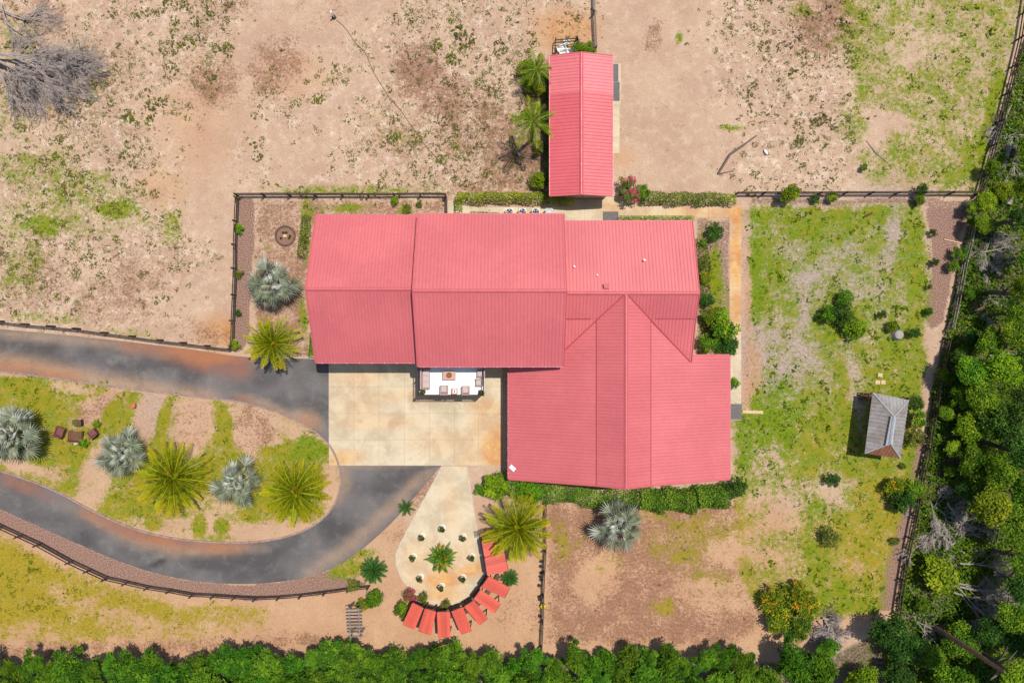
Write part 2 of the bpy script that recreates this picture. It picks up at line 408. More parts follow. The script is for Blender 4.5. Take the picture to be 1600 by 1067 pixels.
# wood floor
mx(wood_floor, pol(FOREST, 3, 8), 1.0); cut(grass, wood_floor, .6); cut(weed, wood_floor, 1); cut(mulch, wood_floor, .7)
mx(grass, ell(1540, 300, 25, 40, 0, .5), .6)
weed = np.clip(weed, 0, 1) * (1 - .9 * np.clip(mulch, 0, 1)); dry = np.clip(dry, 0, 1)
hard = pol(DRIVE, 0) + pol(PATIO, 0) + pol([(514, 555), (790, 555), (790, 727), (514, 727)], 0)
hard = np.where(isl > .5, 0, hard)
FIELDS = dict(grass=grass, weed=weed, litter=litter, orange=orange, mulch=mulch, dry=dry, wood_floor=wood_floor, grey=grey)

# ------------------------------------------------------------------ ground
def ground_material():
    t = NT("sandy_ground"); p = t.pos()
    def cn(scale, amp, detail=4, rough=.65): return t.math('MULTIPLY_ADD', t.noise(p, scale, detail, rough), amp, -.5 * amp)
    def tot(*a):
        x = a[0]
        for y in a[1:]: x = t.math('ADD', x, y)
        return x
    n1 = t.noise(p, .22, 5, .6); n2 = t.noise(p, 1.1, 5, .7); n3 = t.noise(p, 4.2, 4, .75); n4 = t.noise(p, 9.5, 3, .75)
    sand = t.mix(t.ramp(n1, .35, .65), (.52, .36, .245), (.45, .295, .205))
    sand = t.mix(t.math('MULTIPLY', t.ramp(n2, .44, .75), t.math('MULTIPLY_ADD', t.attr("weed"), 1.1, .35, clamp=True)), sand, (.76, .59, .455))
    sand = t.mix(t.math('MULTIPLY', t.ramp(n3, .5, .72), .55), sand, (.37, .235, .17))
    sand = t.mix(t.math('MULTIPLY', t.ramp(n4, .5, .75), .42), sand, (.27, .165, .12))
    sand = t.mix(t.math('MULTIPLY', t.attr("grey"), .85), sand, t.mix(t.ramp(n3, .4, .62), (.43, .34, .31), (.27, .205, .18)))
    orr = t.mix(t.ramp(n2, .35, .65), (.58, .29, .09), (.43, .18, .06))
    o_f = t.math('MULTIPLY', t.attr("orange"), t.ramp(n2, .25, .65, .4, 1.0), clamp=True)
    c = t.mix(o_f, sand, orr)
    lf = tot(t.attr("litter"), cn(.6, 1.5, 5), cn(3.6, 1.6), cn(9, 1.8))
    lcol = t.mix(t.ramp(n3, .38, .62), (.30, .155, .10), (.20, .095, .06))
    c = t.mix(t.math('MULTIPLY', t.ramp(lf, .32, .75), .85), c, lcol)
    mf = tot(t.attr("mulch"), cn(4.5, .9))
    mcol = t.mix(t.ramp(n4, .36, .66), (.15, .075, .055), (.41, .265, .205))
    c = t.mix(t.ramp(mf, .35, .6), c, mcol)
    wf = tot(t.math('MULTIPLY', t.attr("weed"), .34), cn(.55, .9, 3), cn(2.4, 1.5, 4, .7), cn(7.0, 1.9, 3, .75))
    wcol = t.mix(t.ramp(t.noise(p, .8, 4), .40, .58), (.15, .085, .05), (.10, .10, .012))
    c = t.mix(t.math('MULTIPLY', t.ramp(wf, .34, .46), .65), c, wcol)
    gf = tot(t.attr("grass"), cn(.6, 1.6, 5), cn(2.6, 1.7, 4, .7), cn(8.0, 1.6, 3))
    lush = t.mix(t.ramp(n3, .33, .67), (.075, .15, .001), (.18, .255, .001))
    oliv = t.mix(t.ramp(n3, .33, .67), (.38, .265, .03), (.25, .205, .004))
    dr = tot(t.attr("dry"), cn(.9, 1.6, 5), cn(4.0, .9))
    gcol = t.mix(t.ramp(dr, .0, 1.0), lush, oliv)
    gcol = t.mix(t.math('MULTIPLY', t.ramp(n4, .5, .72), .45), gcol, (.055, .065, .008))
    c = t.mix(t.math('MULTIPLY', t.ramp(gf, .22, .84), .95), c, gcol)
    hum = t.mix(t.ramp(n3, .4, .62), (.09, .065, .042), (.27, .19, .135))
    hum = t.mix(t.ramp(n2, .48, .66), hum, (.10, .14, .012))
    c = t.mix(t.ramp(t.attr("wood_floor"), .3, .8), c, hum)
    h = t.math('ADD', t.math('MULTIPLY', n4, .7), n3)
    return t.surf(c, .97, .03, t.bump(h, .8, .12))
M_ground = ground_material()

far = [120.0, 250.0, 600.0]
xs = np.array([-f for f in reversed(far)] + list((gu - 800) * S) + far)
ys = np.array(far[::-1] + list((533.5 - gv) * S) + [-f for f in far])
XX, YY = np.meshgrid(xs, ys)
ZZ = np.zeros_like(XX)
Vg = np.stack([XX, YY, ZZ], -1).reshape(-1, 3)
ny, nx = XX.shape
ii = np.arange(ny * nx).reshape(ny, nx)
Fg = np.stack([ii[1:, :-1], ii[1:, 1:], ii[:-1, 1:], ii[:-1, :-1]], -1).reshape(-1, 4)
uu = XX / S + 800; vv = 533.5 - YY / S
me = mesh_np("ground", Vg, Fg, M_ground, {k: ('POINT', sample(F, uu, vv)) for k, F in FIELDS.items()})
tag(link("ground", me), "pale sandy ground with patches of grass, weeds and dead thatch", kind="structure")

# ------------------------------------------------------------------ flat sheets with stains
def sheet(name, poly, z, mat, fields, step=7.0):
    us = [p[0] for p in poly]; vs_ = [p[1] for p in poly]
    pts = [Vector(p) for p in poly]; n = len(pts)
    a, b = np.meshgrid(np.arange(min(us), max(us), step), np.arange(min(vs_), max(vs_), step))
    ins = pip(poly, a, b)
    # keep interior points away from the outline
    pa = np.array(poly); aa = np.stack([a[ins], b[ins]], -1)
    dmin = np.full(len(aa), 1e9)
    for i in range(n):
        p, q = pa[i], pa[(i + 1) % n]; d = q - p; L = max((d * d).sum(), 1e-9)
        tt = np.clip(((aa - p) @ d) / L, 0, 1); dmin = np.minimum(dmin, np.hypot(*(aa - p - tt[:, None] * d).T))
    aa = aa[dmin > step * .4]
    pts += [Vector(p) for p in aa]
    V, E, F, *_ = delaunay_2d_cdt(pts, [(i, (i + 1) % n) for i in range(n)], [], 1, 1e-4)
    Vu = np.array([[p.x, p.y] for p in V])
    W = np.stack([(Vu[:, 0] - 800) * S, (533.5 - Vu[:, 1]) * S, np.full(len(Vu), z)], -1)
    Ft = np.array([f for f in F if len(f) == 3])
    # wind so normals face up
    A = W[Ft[:, 0]]; nz = np.cross(W[Ft[:, 1]] - A, W[Ft[:, 2]] - A)[:, 2]
    Ft[nz < 0] = Ft[nz < 0][:, ::-1]
    return mesh_np(name, W, Ft, mat, {k: ('POINT', sample(Fd, Vu[:, 0], Vu[:, 1])) for k, Fd in fields.items()})

rust = np.zeros_like(GU, dtype=float); tan = np.zeros_like(rust); wet = np.zeros_like(rust)
mx(rust, pol([(175, 528), (366, 545), (400, 562), (392, 590), (340, 585), (260, 558), (200, 548)], 4, 6), .95)
mx(rust, pol([(-80, 556), (0, 564), (60, 572), (130, 586), (130, 600), (-80, 590)], 3, 4), .75); mx(tan, pol([(-80, 545), (60, 560), (200, 590), (340, 612), (340, 630), (-80, 595)], 4, 4), .9)
mx(rust, pol([(0, 735), (60, 762), (100, 785), (60, 775), (0, 755)], 2, 3), .85)
mx(rust, pol([(130, 795), (200, 822), (300, 845), (390, 850), (380, 860), (280, 858), (190, 838), (120, 800)], 2, 3), .95); mx(tan, pol([(80, 775), (240, 845), (420, 850), (420, 858), (260, 866), (170, 832)], 3, 4), .85)
mx(tan, ell(480, 655, 26, 14, 30), .8); mx(tan, pol([(-80, 505), (366, 550), (366, 560), (-80, 520)], 2), .7); mx(tan, pol([(690, 727), (560, 855), (480, 905), (470, 895), (560, 830), (660, 735)], 3, 4), .7)
mx(tan, ell(525, 745, 18, 40, 10), .6); mx(rust, ell(485, 660, 18, 8, 30), .5); mx(rust, ell(380, 625, 20, 6, 10), .6); mx(tan, ell(430, 640, 60, 8, 20), .6)
mx(wet, ell(247, 880, 14, 5, -15, .4), .8)
t = NT("worn_asphalt"); p = t.pos()
a1 = t.noise(t.scalev(p, (1, 1.5, 1)), .17, 3, .5, .3); a2 = t.noise(p, .8, 4, .6, .3); a3 = t.noise(p, 9, 4, .75)
c = t.mix(t.ramp(a1, .34, .66), (.074, .068, .068), (.15, .136, .13))
c = t.mix(t.math('MULTIPLY', t.ramp(a2, .48, .78), .4), c, (.22, .20, .19))
c = t.mix(t.math('MULTIPLY', t.ramp(t.noise(p, .3, 6, .7, .4), .56, .74), .4), c, (.26, .24, .225))
c = t.mix(t.math('MULTIPLY', t.attr("tan"), t.ramp(a2, .25, .6, .55, 1)), c, t.mix(a1, (.42, .28, .17), (.33, .215, .145)))
c = t.mix(t.math('MULTIPLY', t.attr("rust"), t.ramp(a2, .2, .55, .6, 1)), c, t.mix(t.ramp(a1, .4, .6), (.36, .14, .065), (.23, .11, .08)))
c = t.mix(t.attr("wet"), c, (.03, .03, .028))
c = t.mix(t.math('MULTIPLY', t.ramp(a3, .45, .7), .5), c, (.05, .045, .045))
M_asphalt = t.surf(c, .85, .2, t.bump(a3, .3, .01))
# driveway with the island cut out: the two arms and the loop end
CUT = ISLAND
drive_poly = DRIVE_TOP + [(513.5, 692.7)] + [q for q in reversed(CUT[:41])][0:0]
i_right = min(range(len(CUT)), key=lambda i: abs(CUT[i][0] - 513.5) + (0 if CUT[i][1] < 720 else 1e3))
upper = DRIVE_TOP + [(513.5, CUT[i_right][1])] + [CUT[i] for i in range(i_right - 1, -1, -1)] + [(-80, 572)]
j0 = next(i for i in range(len(CUT)) if i > i_right and CUT[i][1] > 727.3)
lower = [(690, 727.3)] + DRIVE_LOW[1:] + [(-80, 708)] + [CUT[i] for i in range(len(CUT) - 1, j0 - 1, -1)] + [(CUT[j0][0], 727.3)]
fa = dict(rust=rust, tan=tan, wet=wet)
d1 = link("driveway", sheet("driveway", upper, .006, M_asphalt, fa)); tag(d1, "upper arm of the worn grey asphalt driveway with rust stains", kind="structure")
d2 = link("driveway", sheet("driveway", lower, .006, M_asphalt, fa)); tag(d2, "lower curving arm of the grey asphalt driveway", kind="structure")

M_kerb = plain("kerb_concrete", (.34, .235, .20), (.22, .14, .115), 3)
def ribbon(name, line, w, h, mat, z0=0.0):
    mb = MB(); n = len(line); L = []; R = []
    pts = [P(*q) for q in line]
    for i in range(n):
        d = (pts[min(i + 1, n - 1)] - pts[max(i - 1, 0)]).normalized(); s = Vector((-d.y, d.x, 0)) * w / 2
        L.append(pts[i] + s); R.append(pts[i] - s)
    vs = []
    for i in range(n):
        for q in (L[i], R[i]): vs += [(q.x, q.y, z0), (q.x, q.y, z0 + h)]
    fs = []
    for i in range(n - 1):
        a = 4 * i; b = a + 4
        fs += [(a + 1, a + 3, b + 3, b + 1), (a, a + 1, b + 1, b), (a + 3, a + 2, b + 2, b + 3)]
    fs += [(0, 2, 3, 1), (4 * n - 4, 4 * n - 3, 4 * n - 1, 4 * n - 2)]
    mb.add(vs, fs)
    return mb.build(name, mat)
tag(ribbon("kerb", ISLAND, .16, .11, M_kerb), "low brown kerb edging round the planted island", kind="structure")

# concrete
M_conc_f = np.zeros_like(GU, dtype=float)
stain = M_conc_f
for u, v, ru, rv, a, s in [(770, 700, 24, 40, 0, .9), (640, 620, 90, 8, 0, .3), (700, 690, 60, 20, 0, .3), (560, 640, 40, 30, 0, .25), (760, 640, 30, 14, 20, .5), (535, 715, 30, 12, 0, .7), (590, 660, 70, 12, 0, .35), (560, 590, 40, 16, 0, .35), (730, 715, 20, 20, 0, .4), (745, 660, 12, 40, 0, .4),
                           (690, 905, 30, 14, 0, .95), (735, 890, 30, 10, -15, .9), (690, 895, 10, 26, 0, 1), (660, 880, 40, 40, 0, .3), (690, 925, 30, 12, 0, .7), (720, 870, 20, 30, 0, .3), (705, 790, 12, 40, -10, .3), (640, 860, 14, 20, 0, .3),
                           (1100, 332, 70, 14, 0, .6), (1150, 332, 20, 12, 0, 1), (1152, 400, 14, 60, 0, .95), (1152, 480, 14, 50, 0, .8), (1000, 330, 30, 10, 0, .3), (950, 322, 16, 14, 0, .5), (1152, 345, 12, 20, 0, 1)]:
    mx(stain, ell(u, v, ru, rv, a, .7), s)
t = NT("poured_concrete"); p = t.pos()
c1 = t.noise(p, .45, 5, .6, .5); c2 = t.noise(p, 2.0, 5, .65); c3 = t.noise(p, 25, 3, .7)
c = t.mix(t.ramp(c1, .35, .65), (.56, .47, .33), (.44, .355, .24))
c = t.mix(t.math('MULTIPLY', t.ramp(c2, .5, .75), .5), c, (.64, .555, .41))
c = t.mix(t.math('MULTIPLY', t.ramp(t.noise(p, 1.1, 5, .7, .8), .54, .7), .5), c, (.37, .30, .215))
c = t.mix(t.math('MULTIPLY', t.attr("stain"), t.ramp(c2, .3, .6, .45, 1)), c, t.mix(t.ramp(c1, .4, .6), (.56, .29, .075), (.50, .20, .05)))
c = t.mix(t.math('MULTIPLY', t.ramp(c3, .55, .8), .25), c, (.3, .25, .2))
hv = t.n("ShaderNodeHueSaturation"); t.l(c, hv.inputs["Color"]); t.l(t.math('MULTIPLY_ADD', t.rnd(), .05, .975), hv.inputs["Value"])
M_conc = t.surf(hv.outputs[0], .88, .2, t.bump(c3, .25, .008))
M_joint = plain("joint_soil", (.34, .27, .19), None, 8)

def slab(parent, name, poly, z0, z1, gap=.17):
    """one poured slab: polygon inset a little, top subdivided so stains can follow it"""
    cx = sum(p[0] for p in poly) / len(poly); cy = sum(p[1] for p in poly) / len(poly)
    q = []
    for u, v in poly: q.append((u - gap * (1 if u > cx else -1), v - gap * (1 if v > cy else -1)))
    (ua, va), (ub, vb), (uc, vc), (ud, vd) = q
    N = 6; V = []; F = []
    for j in range(N + 1):
        for i in range(N + 1):
            s_, r_ = i / N, j / N
            u = (ua * (1 - s_) + ub * s_) * (1 - r_) + (ud * (1 - s_) + uc * s_) * r_
            v = (va * (1 - s_) + vb * s_) * (1 - r_) + (vd * (1 - s_) + vc * s_) * r_
            V.append((u, v))
    Vu = np.array(V)
    top = np.stack([(Vu[:, 0] - 800) * S, (533.5 - Vu[:, 1]) * S, np.full(len(Vu), z1)], -1)
    for j in range(N):
        for i in range(N):
            a = j * (N + 1) + i; F.append((a + N + 1, a + N + 2, a + 1, a))
    ring = [i for i in range(N + 1)] + [j * (N + 1) + N for j in range(1, N + 1)] + [N * (N + 1) + i for i in range(N - 1, -1, -1)] + [j * (N + 1) for j in range(N - 1, 0, -1)]
    b0 = len(top); low = top[ring].copy(); low[:, 2] = z0
    for k in range(len(ring)):
        k2 = (k + 1) % len(ring); F.append((ring[k], ring[k2], b0 + k2, b0 + k))
    W = np.vstack([top, low])
    sv = sample(stain, np.concatenate([Vu[:, 0], Vu[ring, 0]]), np.concatenate([Vu[:, 1], Vu[ring, 1]]))
    me = mesh_np(name, W, np.array(F), M_conc, {"stain": ('POINT', sv)})
    return link(name, me, parent)

apron = sheet("concrete_apron", [(514, 545), (785.5, 545), (785.5, 727), (514, 727)], .006, M_joint, {}, 60)
apron = tag(link("concrete_apron", apron), "pale stained concrete apron of square slabs before the house", kind="structure")
ucuts = [514, 553, 592, 632, 671, 710, 747.5, 785.5]; vcuts = [545, 565, 604, 646, 687, 727]
for j in range(len(vcuts) - 1):
    for i in range(len(ucuts) - 1):
        slab(apron, "slab", [(ucuts[i], vcuts[j]), (ucuts[i + 1], vcuts[j]), (ucuts[i + 1], vcuts[j + 1]), (ucuts[i], vcuts[j + 1])], .007, .016)
me = sheet("patio", PATIO, .05, M_conc, {"stain": stain}, 6)
tag(link("patio", me), "keyhole-shaped concrete patio with orange rust stains", kind="structure")
ribbon_p = ribbon("patio_edge", PATIO[1:] + [PATIO[0]], .12, .056, plain("patio_edge", (.55, .46, .36), None, 3)); tag(ribbon_p, "pale rim round the keyhole patio", kind="structure")

walk = empty("walkway", (0, 0, 0)); tag(walk, "narrow concrete garden walkway of square slabs beside the house", kind="structure")
def runslabs(u0, v0, u1, v1, n, horiz):
    for i in range(n):
        a, b = i / n, (i + 1) / n
        if horiz: q = [(u0 + (u1 - u0) * a, v0), (u0 + (u1 - u0) * b, v0), (u0 + (u1 - u0) * b, v1), (u0 + (u1 - u0) * a, v1)]
        else: q = [(u0, v0 + (v1 - v0) * a), (u1, v0 + (v1 - v0) * a), (u1, v0 + (v1 - v0) * b), (u0, v0 + (v1 - v0) * b)]
        slab(walk, "slab", q, 0, .03, .12)
runslabs(942, 322, 1139.5, 340, 6, True); runslabs(1139.5, 322, 1158, 656, 16, False); runslabs(942, 305, 980, 322, 1, True)
runslabs(885, 312, 942, 345, 2, True); runslabs(700, 314, 735, 334, 2, True); runslabs(735, 324, 885, 345, 6, True)
runslabs(957, 100, 970, 165, 3, False); runslabs(957, 165, 968, 240, 3, False)

# ------------------------------------------------------------------ materials for built things
def roofmat(name, c_a, c_b, var=.018, spec=.9, st=(2.2, .22, .22)):
    t = NT(name); p = t.pos()
    n1 = t.noise(p, .16, 4, .6); n2 = t.noise(t.scalev(p, st), 1.6, 5, .7); n3 = t.noise(p, 2.4, 5, .7)
    c = t.mix(t.ramp(n1, .35, .65), c_a, c_b)
    c = t.mix(t.math('MULTIPLY', t.ramp(n2, .45, .75), .30), c, tuple(x * .78 for x in c_a))
    c = t.mix(t.math('MULTIPLY', t.ramp(n3, .55, .8), .18), c, (c_a[0] * .95, c_a[1] * 1.5, c_a[2] * 1.45))
    h = t.n("ShaderNodeHueSaturation"); t.l(c, h.inputs["Color"]); t.l(t.math('MULTIPLY_ADD', t.rnd(), var * 2, 1 - var), h.inputs["Value"])
    return t.surf(h.outputs[0], t.ramp(n3, .3, .7, .44, .6), spec)
M_roof = roofmat("red_metal_roof", (.57, .125, .13), (.51, .105, .112))
M_roofx = roofmat("red_metal_roof_cross", (.57, .125, .13), (.51, .105, .112), st=(.22, 2.2, .22))
M_barn = roofmat("barn_metal_roof", (.57, .08, .10), (.51, .065, .08), st=(.22, 2.2, .22))
M_barn2 = roofmat("barn_metal_roof_newer", (.61, .125, .14), (.58, .115, .13))
M_canopy = roofmat("orange_red_metal", (.62, .115, .072), (.52, .08, .05), .14, .5)
M_fascia = plain("roof_trim", (.54, .12, .13), (.49, .10, .11), 2, .5)
M_under = plain("roof_underlay", (.12, .05, .05), None, 3)
M_wall = plain("cream_wall", (.62, .55, .45), (.55, .48, .39), 2)
M_white = plain("white_paint", (.82, .82, .80), (.76, .76, .73), 3, .5)
M_deck = plain("white_deck", (.80, .80, .78), (.74, .74, .72), 1.5, .6)
M_iron = plain("dark_iron", (.03, .022, .025), None, 5, .5)
M_fence = plain("dark_fence_wood", (.085, .055, .045), (.045, .03, .026), 5, .85, objvar=.3)
M_fgrey = plain("grey_fence_wood", (.28, .235, .21), (.17, .14, .12), 5, .85, objvar=.25)
M_wood = plain("brown_wood", (.15, .075, .05), (.09, .045, .03), 6, .75, objvar=.15)
M_wicker = plain("pale_wicker", (.42, .31, .28), (.33, .23, .21), 14, .8)
M_cush = plain("grey_cushion", (.50, .40, .37), (.44, .35, .32), 8, .9)
M_metal = plain("galvanised_metal", (.40, .41, .43), (.30, .31, .33), 4, .5, .5, .1)
M_black = plain("black_plastic", (.018, .018, .022), None, 6, .5)
M_rubber = plain("rubber_mat", (.16, .145, .14), (.11, .10, .10), 6, .9)
M_terra = plain("terracotta", (.50, .17, .08), (.38, .13, .06), 6)
M_branch = plain("grey_dead_wood", (.37, .315, .285), (.26, .215, .195), 5, .9)
M_trunk = plain("bark", (.17, .12, .09), (.09, .065, .05), 7, .9)
M_pine = plain("pine_bark", (.26, .15, .105), (.15, .09, .065), 5, .9)
M_stone = plain("grey_stone", (.34, .30, .28), (.22, .19, .18), 3)
M_buff = plain("buff_stone", (.60, .42, .25), (.5, .34, .2), 4)

# ------------------------------------------------------------------ the house
def panel_mesh(name, A0, A1, B0, B1, mat, ribs=3, h=.034):
    """ribbed sheet between ridge edge A0-A1 and eave edge B0-B1"""
    A0, A1, B0, B1 = map(Vector, (A0, A1, B0, B1))
    nrm = (A1 - A0).cross(B0 - A0).normalized()
    if nrm.z < 0: nrm = -nrm
    w = (A1 - A0).length; prof = [(0, 0)]
    for r in range(ribs):
        c = (r + .5) / ribs; d1, d2 = .045 / w, .022 / w
        prof += [(c - d1, 0), (c - d2, h), (c + d2, h), (c + d1, 0)]
    prof += [(1, 0)]
    vs = []; fs = []
    for s_, hh in prof:
        vs += [A0.lerp(A1, s_) + nrm * hh, B0.lerp(B1, s_) + nrm * hh]
    for i in range(len(prof) - 1):
        a = 2 * i; fs.append((a, a + 1, a + 3, a + 2))
    V = np.array([tuple(v) for v in vs]); F = np.array(fs)
    A = V[F[0, 0]]
    if np.cross(V[F[0, 1]] - A, V[F[0, 3]] - A)[2] < 0: F = F[:, ::-1]
    return mesh_np(name, V, F, mat)

def slope(roof, A0, A1, B0, B1, mat, width=.92, clip=None):
    """panels laid side by side between a ridge line A and an eave line B; clip(mid)->(A,B) shift for cut panels"""
    A0, A1, B0, B1 = map(Vector, (A0, A1, B0, B1))
    n = max(1, round((A1 - A0).length / width)); shared = None
    for i in range(n):
        a, b = i / n, (i + 1) / n
        qa0, qa1, qb0, qb1 = A0.lerp(A1, a), A0.lerp(A1, b), B0.lerp(B1, a), B0.lerp(B1, b)
        t_ = (0.0, 1.0)
        if clip: t_ = clip((qa0 + qa1 + qb0 + qb1) / 4)
        if t_ is None: continue
        o = qa0.lerp(qb0, t_[0])
        key = (round(t_[0], 3), round(t_[1], 3))
        if shared is None or shared[0] != key:
            me = panel_mesh("roof_panel", (0, 0, 0), qa1.lerp(qb1, t_[0]) - o, qa0.lerp(qb0, t_[1]) - o, qa1.lerp(qb1, t_[1]) - o, mat)
            shared = (key, me)
        link("roof_panel", shared[1], roof, o)

def cap(parent, a, b, w=.34, mat=None, name="ridge_cap", drop=.09):
    a, b = Vector(a), Vector(b); d = (b - a).normalized(); s = Vector((-d.y, d.x, 0)).normalized() * w / 2
    up = Vector((0, 0, .075)); dn = Vector((0, 0, -drop + .06))
    vs = [p + o for p in (a, b) for o in (s + dn, s * .25 + up, -s * .25 + up, -s + dn)]
    mb = MB(); mb.add(vs, [(0, 1, 5, 4), (1, 2, 6, 5), (2, 3, 7, 6), (3, 2, 1, 0), (4, 5, 6, 7)])
    return mb.build(name, mat or M_fascia, parent)

def gable_solid(axis, a0, a1, sec, drop, name, mat, parent):
    """extrude the section [(cross coordinate, z)] along axis ('x' or 'y')"""
    n = len(sec); vs = []
    for a in (a0, a1):
        for c, z in sec: vs.append((a, c, z - drop) if axis == 'x' else (c, a, z - drop))
    fs = [tuple(range(n)), tuple(range(2 * n - 1, n - 1, -1))] + [(i, n + i, n + (i + 1) % n, (i + 1) % n) for i in range(n)]
    mb = MB(); mb.add(vs, fs)
    return mb.build(name, mat, parent)

def deck_sec(top, th=.16):
    """roof deck section: upper line and the same line th lower"""
    return top + [(c, z - th) for c, z in reversed(top)]

house = tag(empty("house", (-1, 2, 0)), "large house with joined red ribbed metal gable roofs and a white balcony", "house")
inv = Vector((1, -2, 0))
def hroot(o): o.location = Vector(o.location) + inv; return o
M_vent = plain("vent_white", (.75, .72, .70), None, 8)
brk = MB(); brk.box((0, 0, 0), (.06, .09, .05)); brk_me = brk.mesh("gutter_bracket", M_cush)
def gutter(a, b, out, parent, step=1.17):
    a, b, out = Vector(a), Vector(b), Vector(out)
    mb = MB(); mb.bar(a + out * .06 + Vector((0, 0, -.09)), b + out * .06 + Vector((0, 0, -.09)), .11, .10)
    g = mb.build("gutter", M_fascia, parent); hroot(g) if parent is house else None
    n = int((b - a).length / step)
    for i in range(n + 1):
        p = a.lerp(b, (i + .5) / (n + 1)) + out * .09 + Vector((0, 0, -.02))
        link("gutter_bracket", brk_me, g, p)
def roofpart(axis, a0, a1, top, drop=.10):
    r = gable_solid(axis, a0, a1, deck_sec(top), drop, "roof", M_under, house); hroot(r); return r
def wallpart(axis, a0, a1, sec):
    w = gable_solid(axis, a0, a1, sec, .38, "wall", M_wall, house); hroot(w); return w

DZ_ = 3.3
# west wing
WX0, WX1 = -17.72, -7.95
r1 = roofpart('x', WX0, WX1, [(-1.88, 5.2), (4.5, 8.3), (11.36, 5.2)])
slope(r1, (WX0, 4.5, 8.3), (WX1, 4.5, 8.3), (WX0, 11.36, 5.2), (WX1, 11.36, 5.2), M_roof)
slope(r1, (WX0, 4.5, 8.3), (WX1, 4.5, 8.3), (WX0, -1.88, 5.2), (WX1, -1.88, 5.2), M_roof)
cap(r1, (WX0, 4.5, 8.3), (WX1, 4.5, 8.3))
wallpart('x', WX0 + .5, WX1, [(-1.3, .38), (-1.3, 5.45), (4.5, 8.25), (10.8, 5.42), (10.8, .38)])
# main block
MX0, MX1 = -8.39, 4.61
r2 = roofpart('x', MX0, MX1, [(-2.19, 6.1), (4.3, 9.3), (11.31, 6.1)])
slope(r2, (MX0, 4.3, 9.3), (MX1, 4.3, 9.3), (MX0, 11.31, 6.1), (MX1, 11.31, 6.1), M_roof)
slope(r2, (MX0, 4.3, 9.3), (MX1, 4.3, 9.3), (MX0, -2.19, 6.1), (MX1, -2.19, 6.1), M_roof)
cap(r2, (MX0, 4.3, 9.3), (MX1, 4.3, 9.3))
wallpart('x', MX0 + .4, MX1 - .3, [(-1.6, .38), (-1.6, 6.35), (4.3, 9.2), (10.75, 6.3), (10.75, .38)])
# east wing
EX0, EX1 = 4.3, 16.36
top = [(-1.9, 4.5), (2.03, 6.06), (4.22, 7.3), (10.89, 4.9)]
r3 = roofpart('x', EX0, EX1, top)
slope(r3, (EX0, 4.22, 7.3), (EX1, 4.22, 7.3), (EX0, 10.89, 4.9), (EX1, 10.89, 4.9), M_roof)
slope(r3, (EX0, 4.22, 7.3), (EX1, 4.22, 7.3), (EX0, 1.97, 6.06), (EX1, 1.97, 6.06), M_roof)
slope(r3, (EX0, 2.05, 6.04), (EX1, 2.05, 6.04), (EX0, -1.9, 4.47), (EX1, -1.9, 4.47), M_roof)
cap(r3, (EX0, 4.22, 7.3), (EX1, 4.22, 7.3))
wallpart('x', EX0, EX1 - .5, [(-1.2, .38), (-1.2, 4.9), (2.03, 6.0), (4.22, 7.2), (10.3, 5.1), (10.3, .38)])
# south wing (cross gable)
GX0, GXm0, GXr, GXm1, GX1, GY0, GY1 = -.30, 7.55, 9.98, 12.40, 20.33, -12.85, 4.2
r4 = gable_solid('y', GY0, -2.0, deck_sec([(GX0, 3.0), (GXm0, 6.0), (GXr, 7.3), (GXm1, 6.0), (GX1, 3.0)]), .12, "roof", M_under, house); hroot(r4)
def clipL(m): return (0.0, 1.0) if m.y < -1.6 else (0.0, (7.55 - 4.75) / 7.85)
def clipR(m): return (0.0, 1.0) if m.y < -1.2 else (0.0, (16.0 - 12.4) / 7.93)
slope(r4, (GXr, GY1, 7.3), (GXr, GY0, 7.3), (GXm0, GY1, 6.0), (GXm0, GY0, 6.0), M_roofx)
slope(r4, (GXr, GY1, 7.3), (GXr, GY0, 7.3), (GXm1, GY1, 6.0), (GXm1, GY0, 6.0), M_roofx)
slope(r4, (GXm0 + .06, GY1, 5.99), (GXm0 + .06, GY0, 5.99), (GX0, GY1, 3.0), (GX0, GY0, 3.0), M_roofx, clip=clipL)
slope(r4, (GXm1 - .06, GY1, 5.99), (GXm1 - .06, GY0, 5.99), (GX1, GY1, 3.0), (GX1, GY0, 3.0), M_roofx, clip=clipR)
cap(r4, (GXr, GY1, 7.3), (GXr, GY0, 7.3))
wallpart('y', GY0 + .6, -1.3, [(GX0 + .5, .38), (GX0 + .5, 3.25), (GXm0, 5.95), (GXr, 7.2), (GXm1, 5.95), (GX1 - .5, 3.25), (GX1 - .5, .38)])
# seams and valleys where slopes meet
M_seam = plain("seam_flashing", (.42, .075, .085), (.36, .065, .072), 2, .6)
def seam(parent, pts, r_=.035):
    mb = MB(); mb.tube([Vector(p_) + Vector((0, 0, .03)) for p_ in pts], r_, 5); mb.build("flashing", M_seam, parent)
def wing_y(z): return 4.22 - (7.3 - z) / 1.24 * 2.19 if z > 6.06 else 2.03 - (6.06 - z) / 1.56 * 3.93
def gz_(x): return 7.3 - abs(x - GXr) / 2.42 * 1.3 if abs(x - GXr) < 2.42 else 6.0 - (abs(x - GXr) - 2.42) / 7.85 * 3.0
for sg, x1 in ((-1, 4.7), (1, 16.25)):
    xs_ = [GXr + (x1 - GXr) * k_ / 8 for k_ in range(9)]
    seam(r4, [(x_, wing_y(gz_(x_)), gz_(x_) + .02) for x_ in xs_], .05)
seam(r4, [(GXm0, GY0, 6.02), (GXm0, 2.0, 6.02)], .045); seam(r4, [(GXm1, GY0, 6.02), (GXm1, 2.0, 6.02)], .03)
seam(r3, [(EX0, 2.03, 6.08), (7.0, 2.03, 6.08)], .06); seam(r3, [(12.8, 2.03, 6.08), (EX1, 2.03, 6.08)], .04)
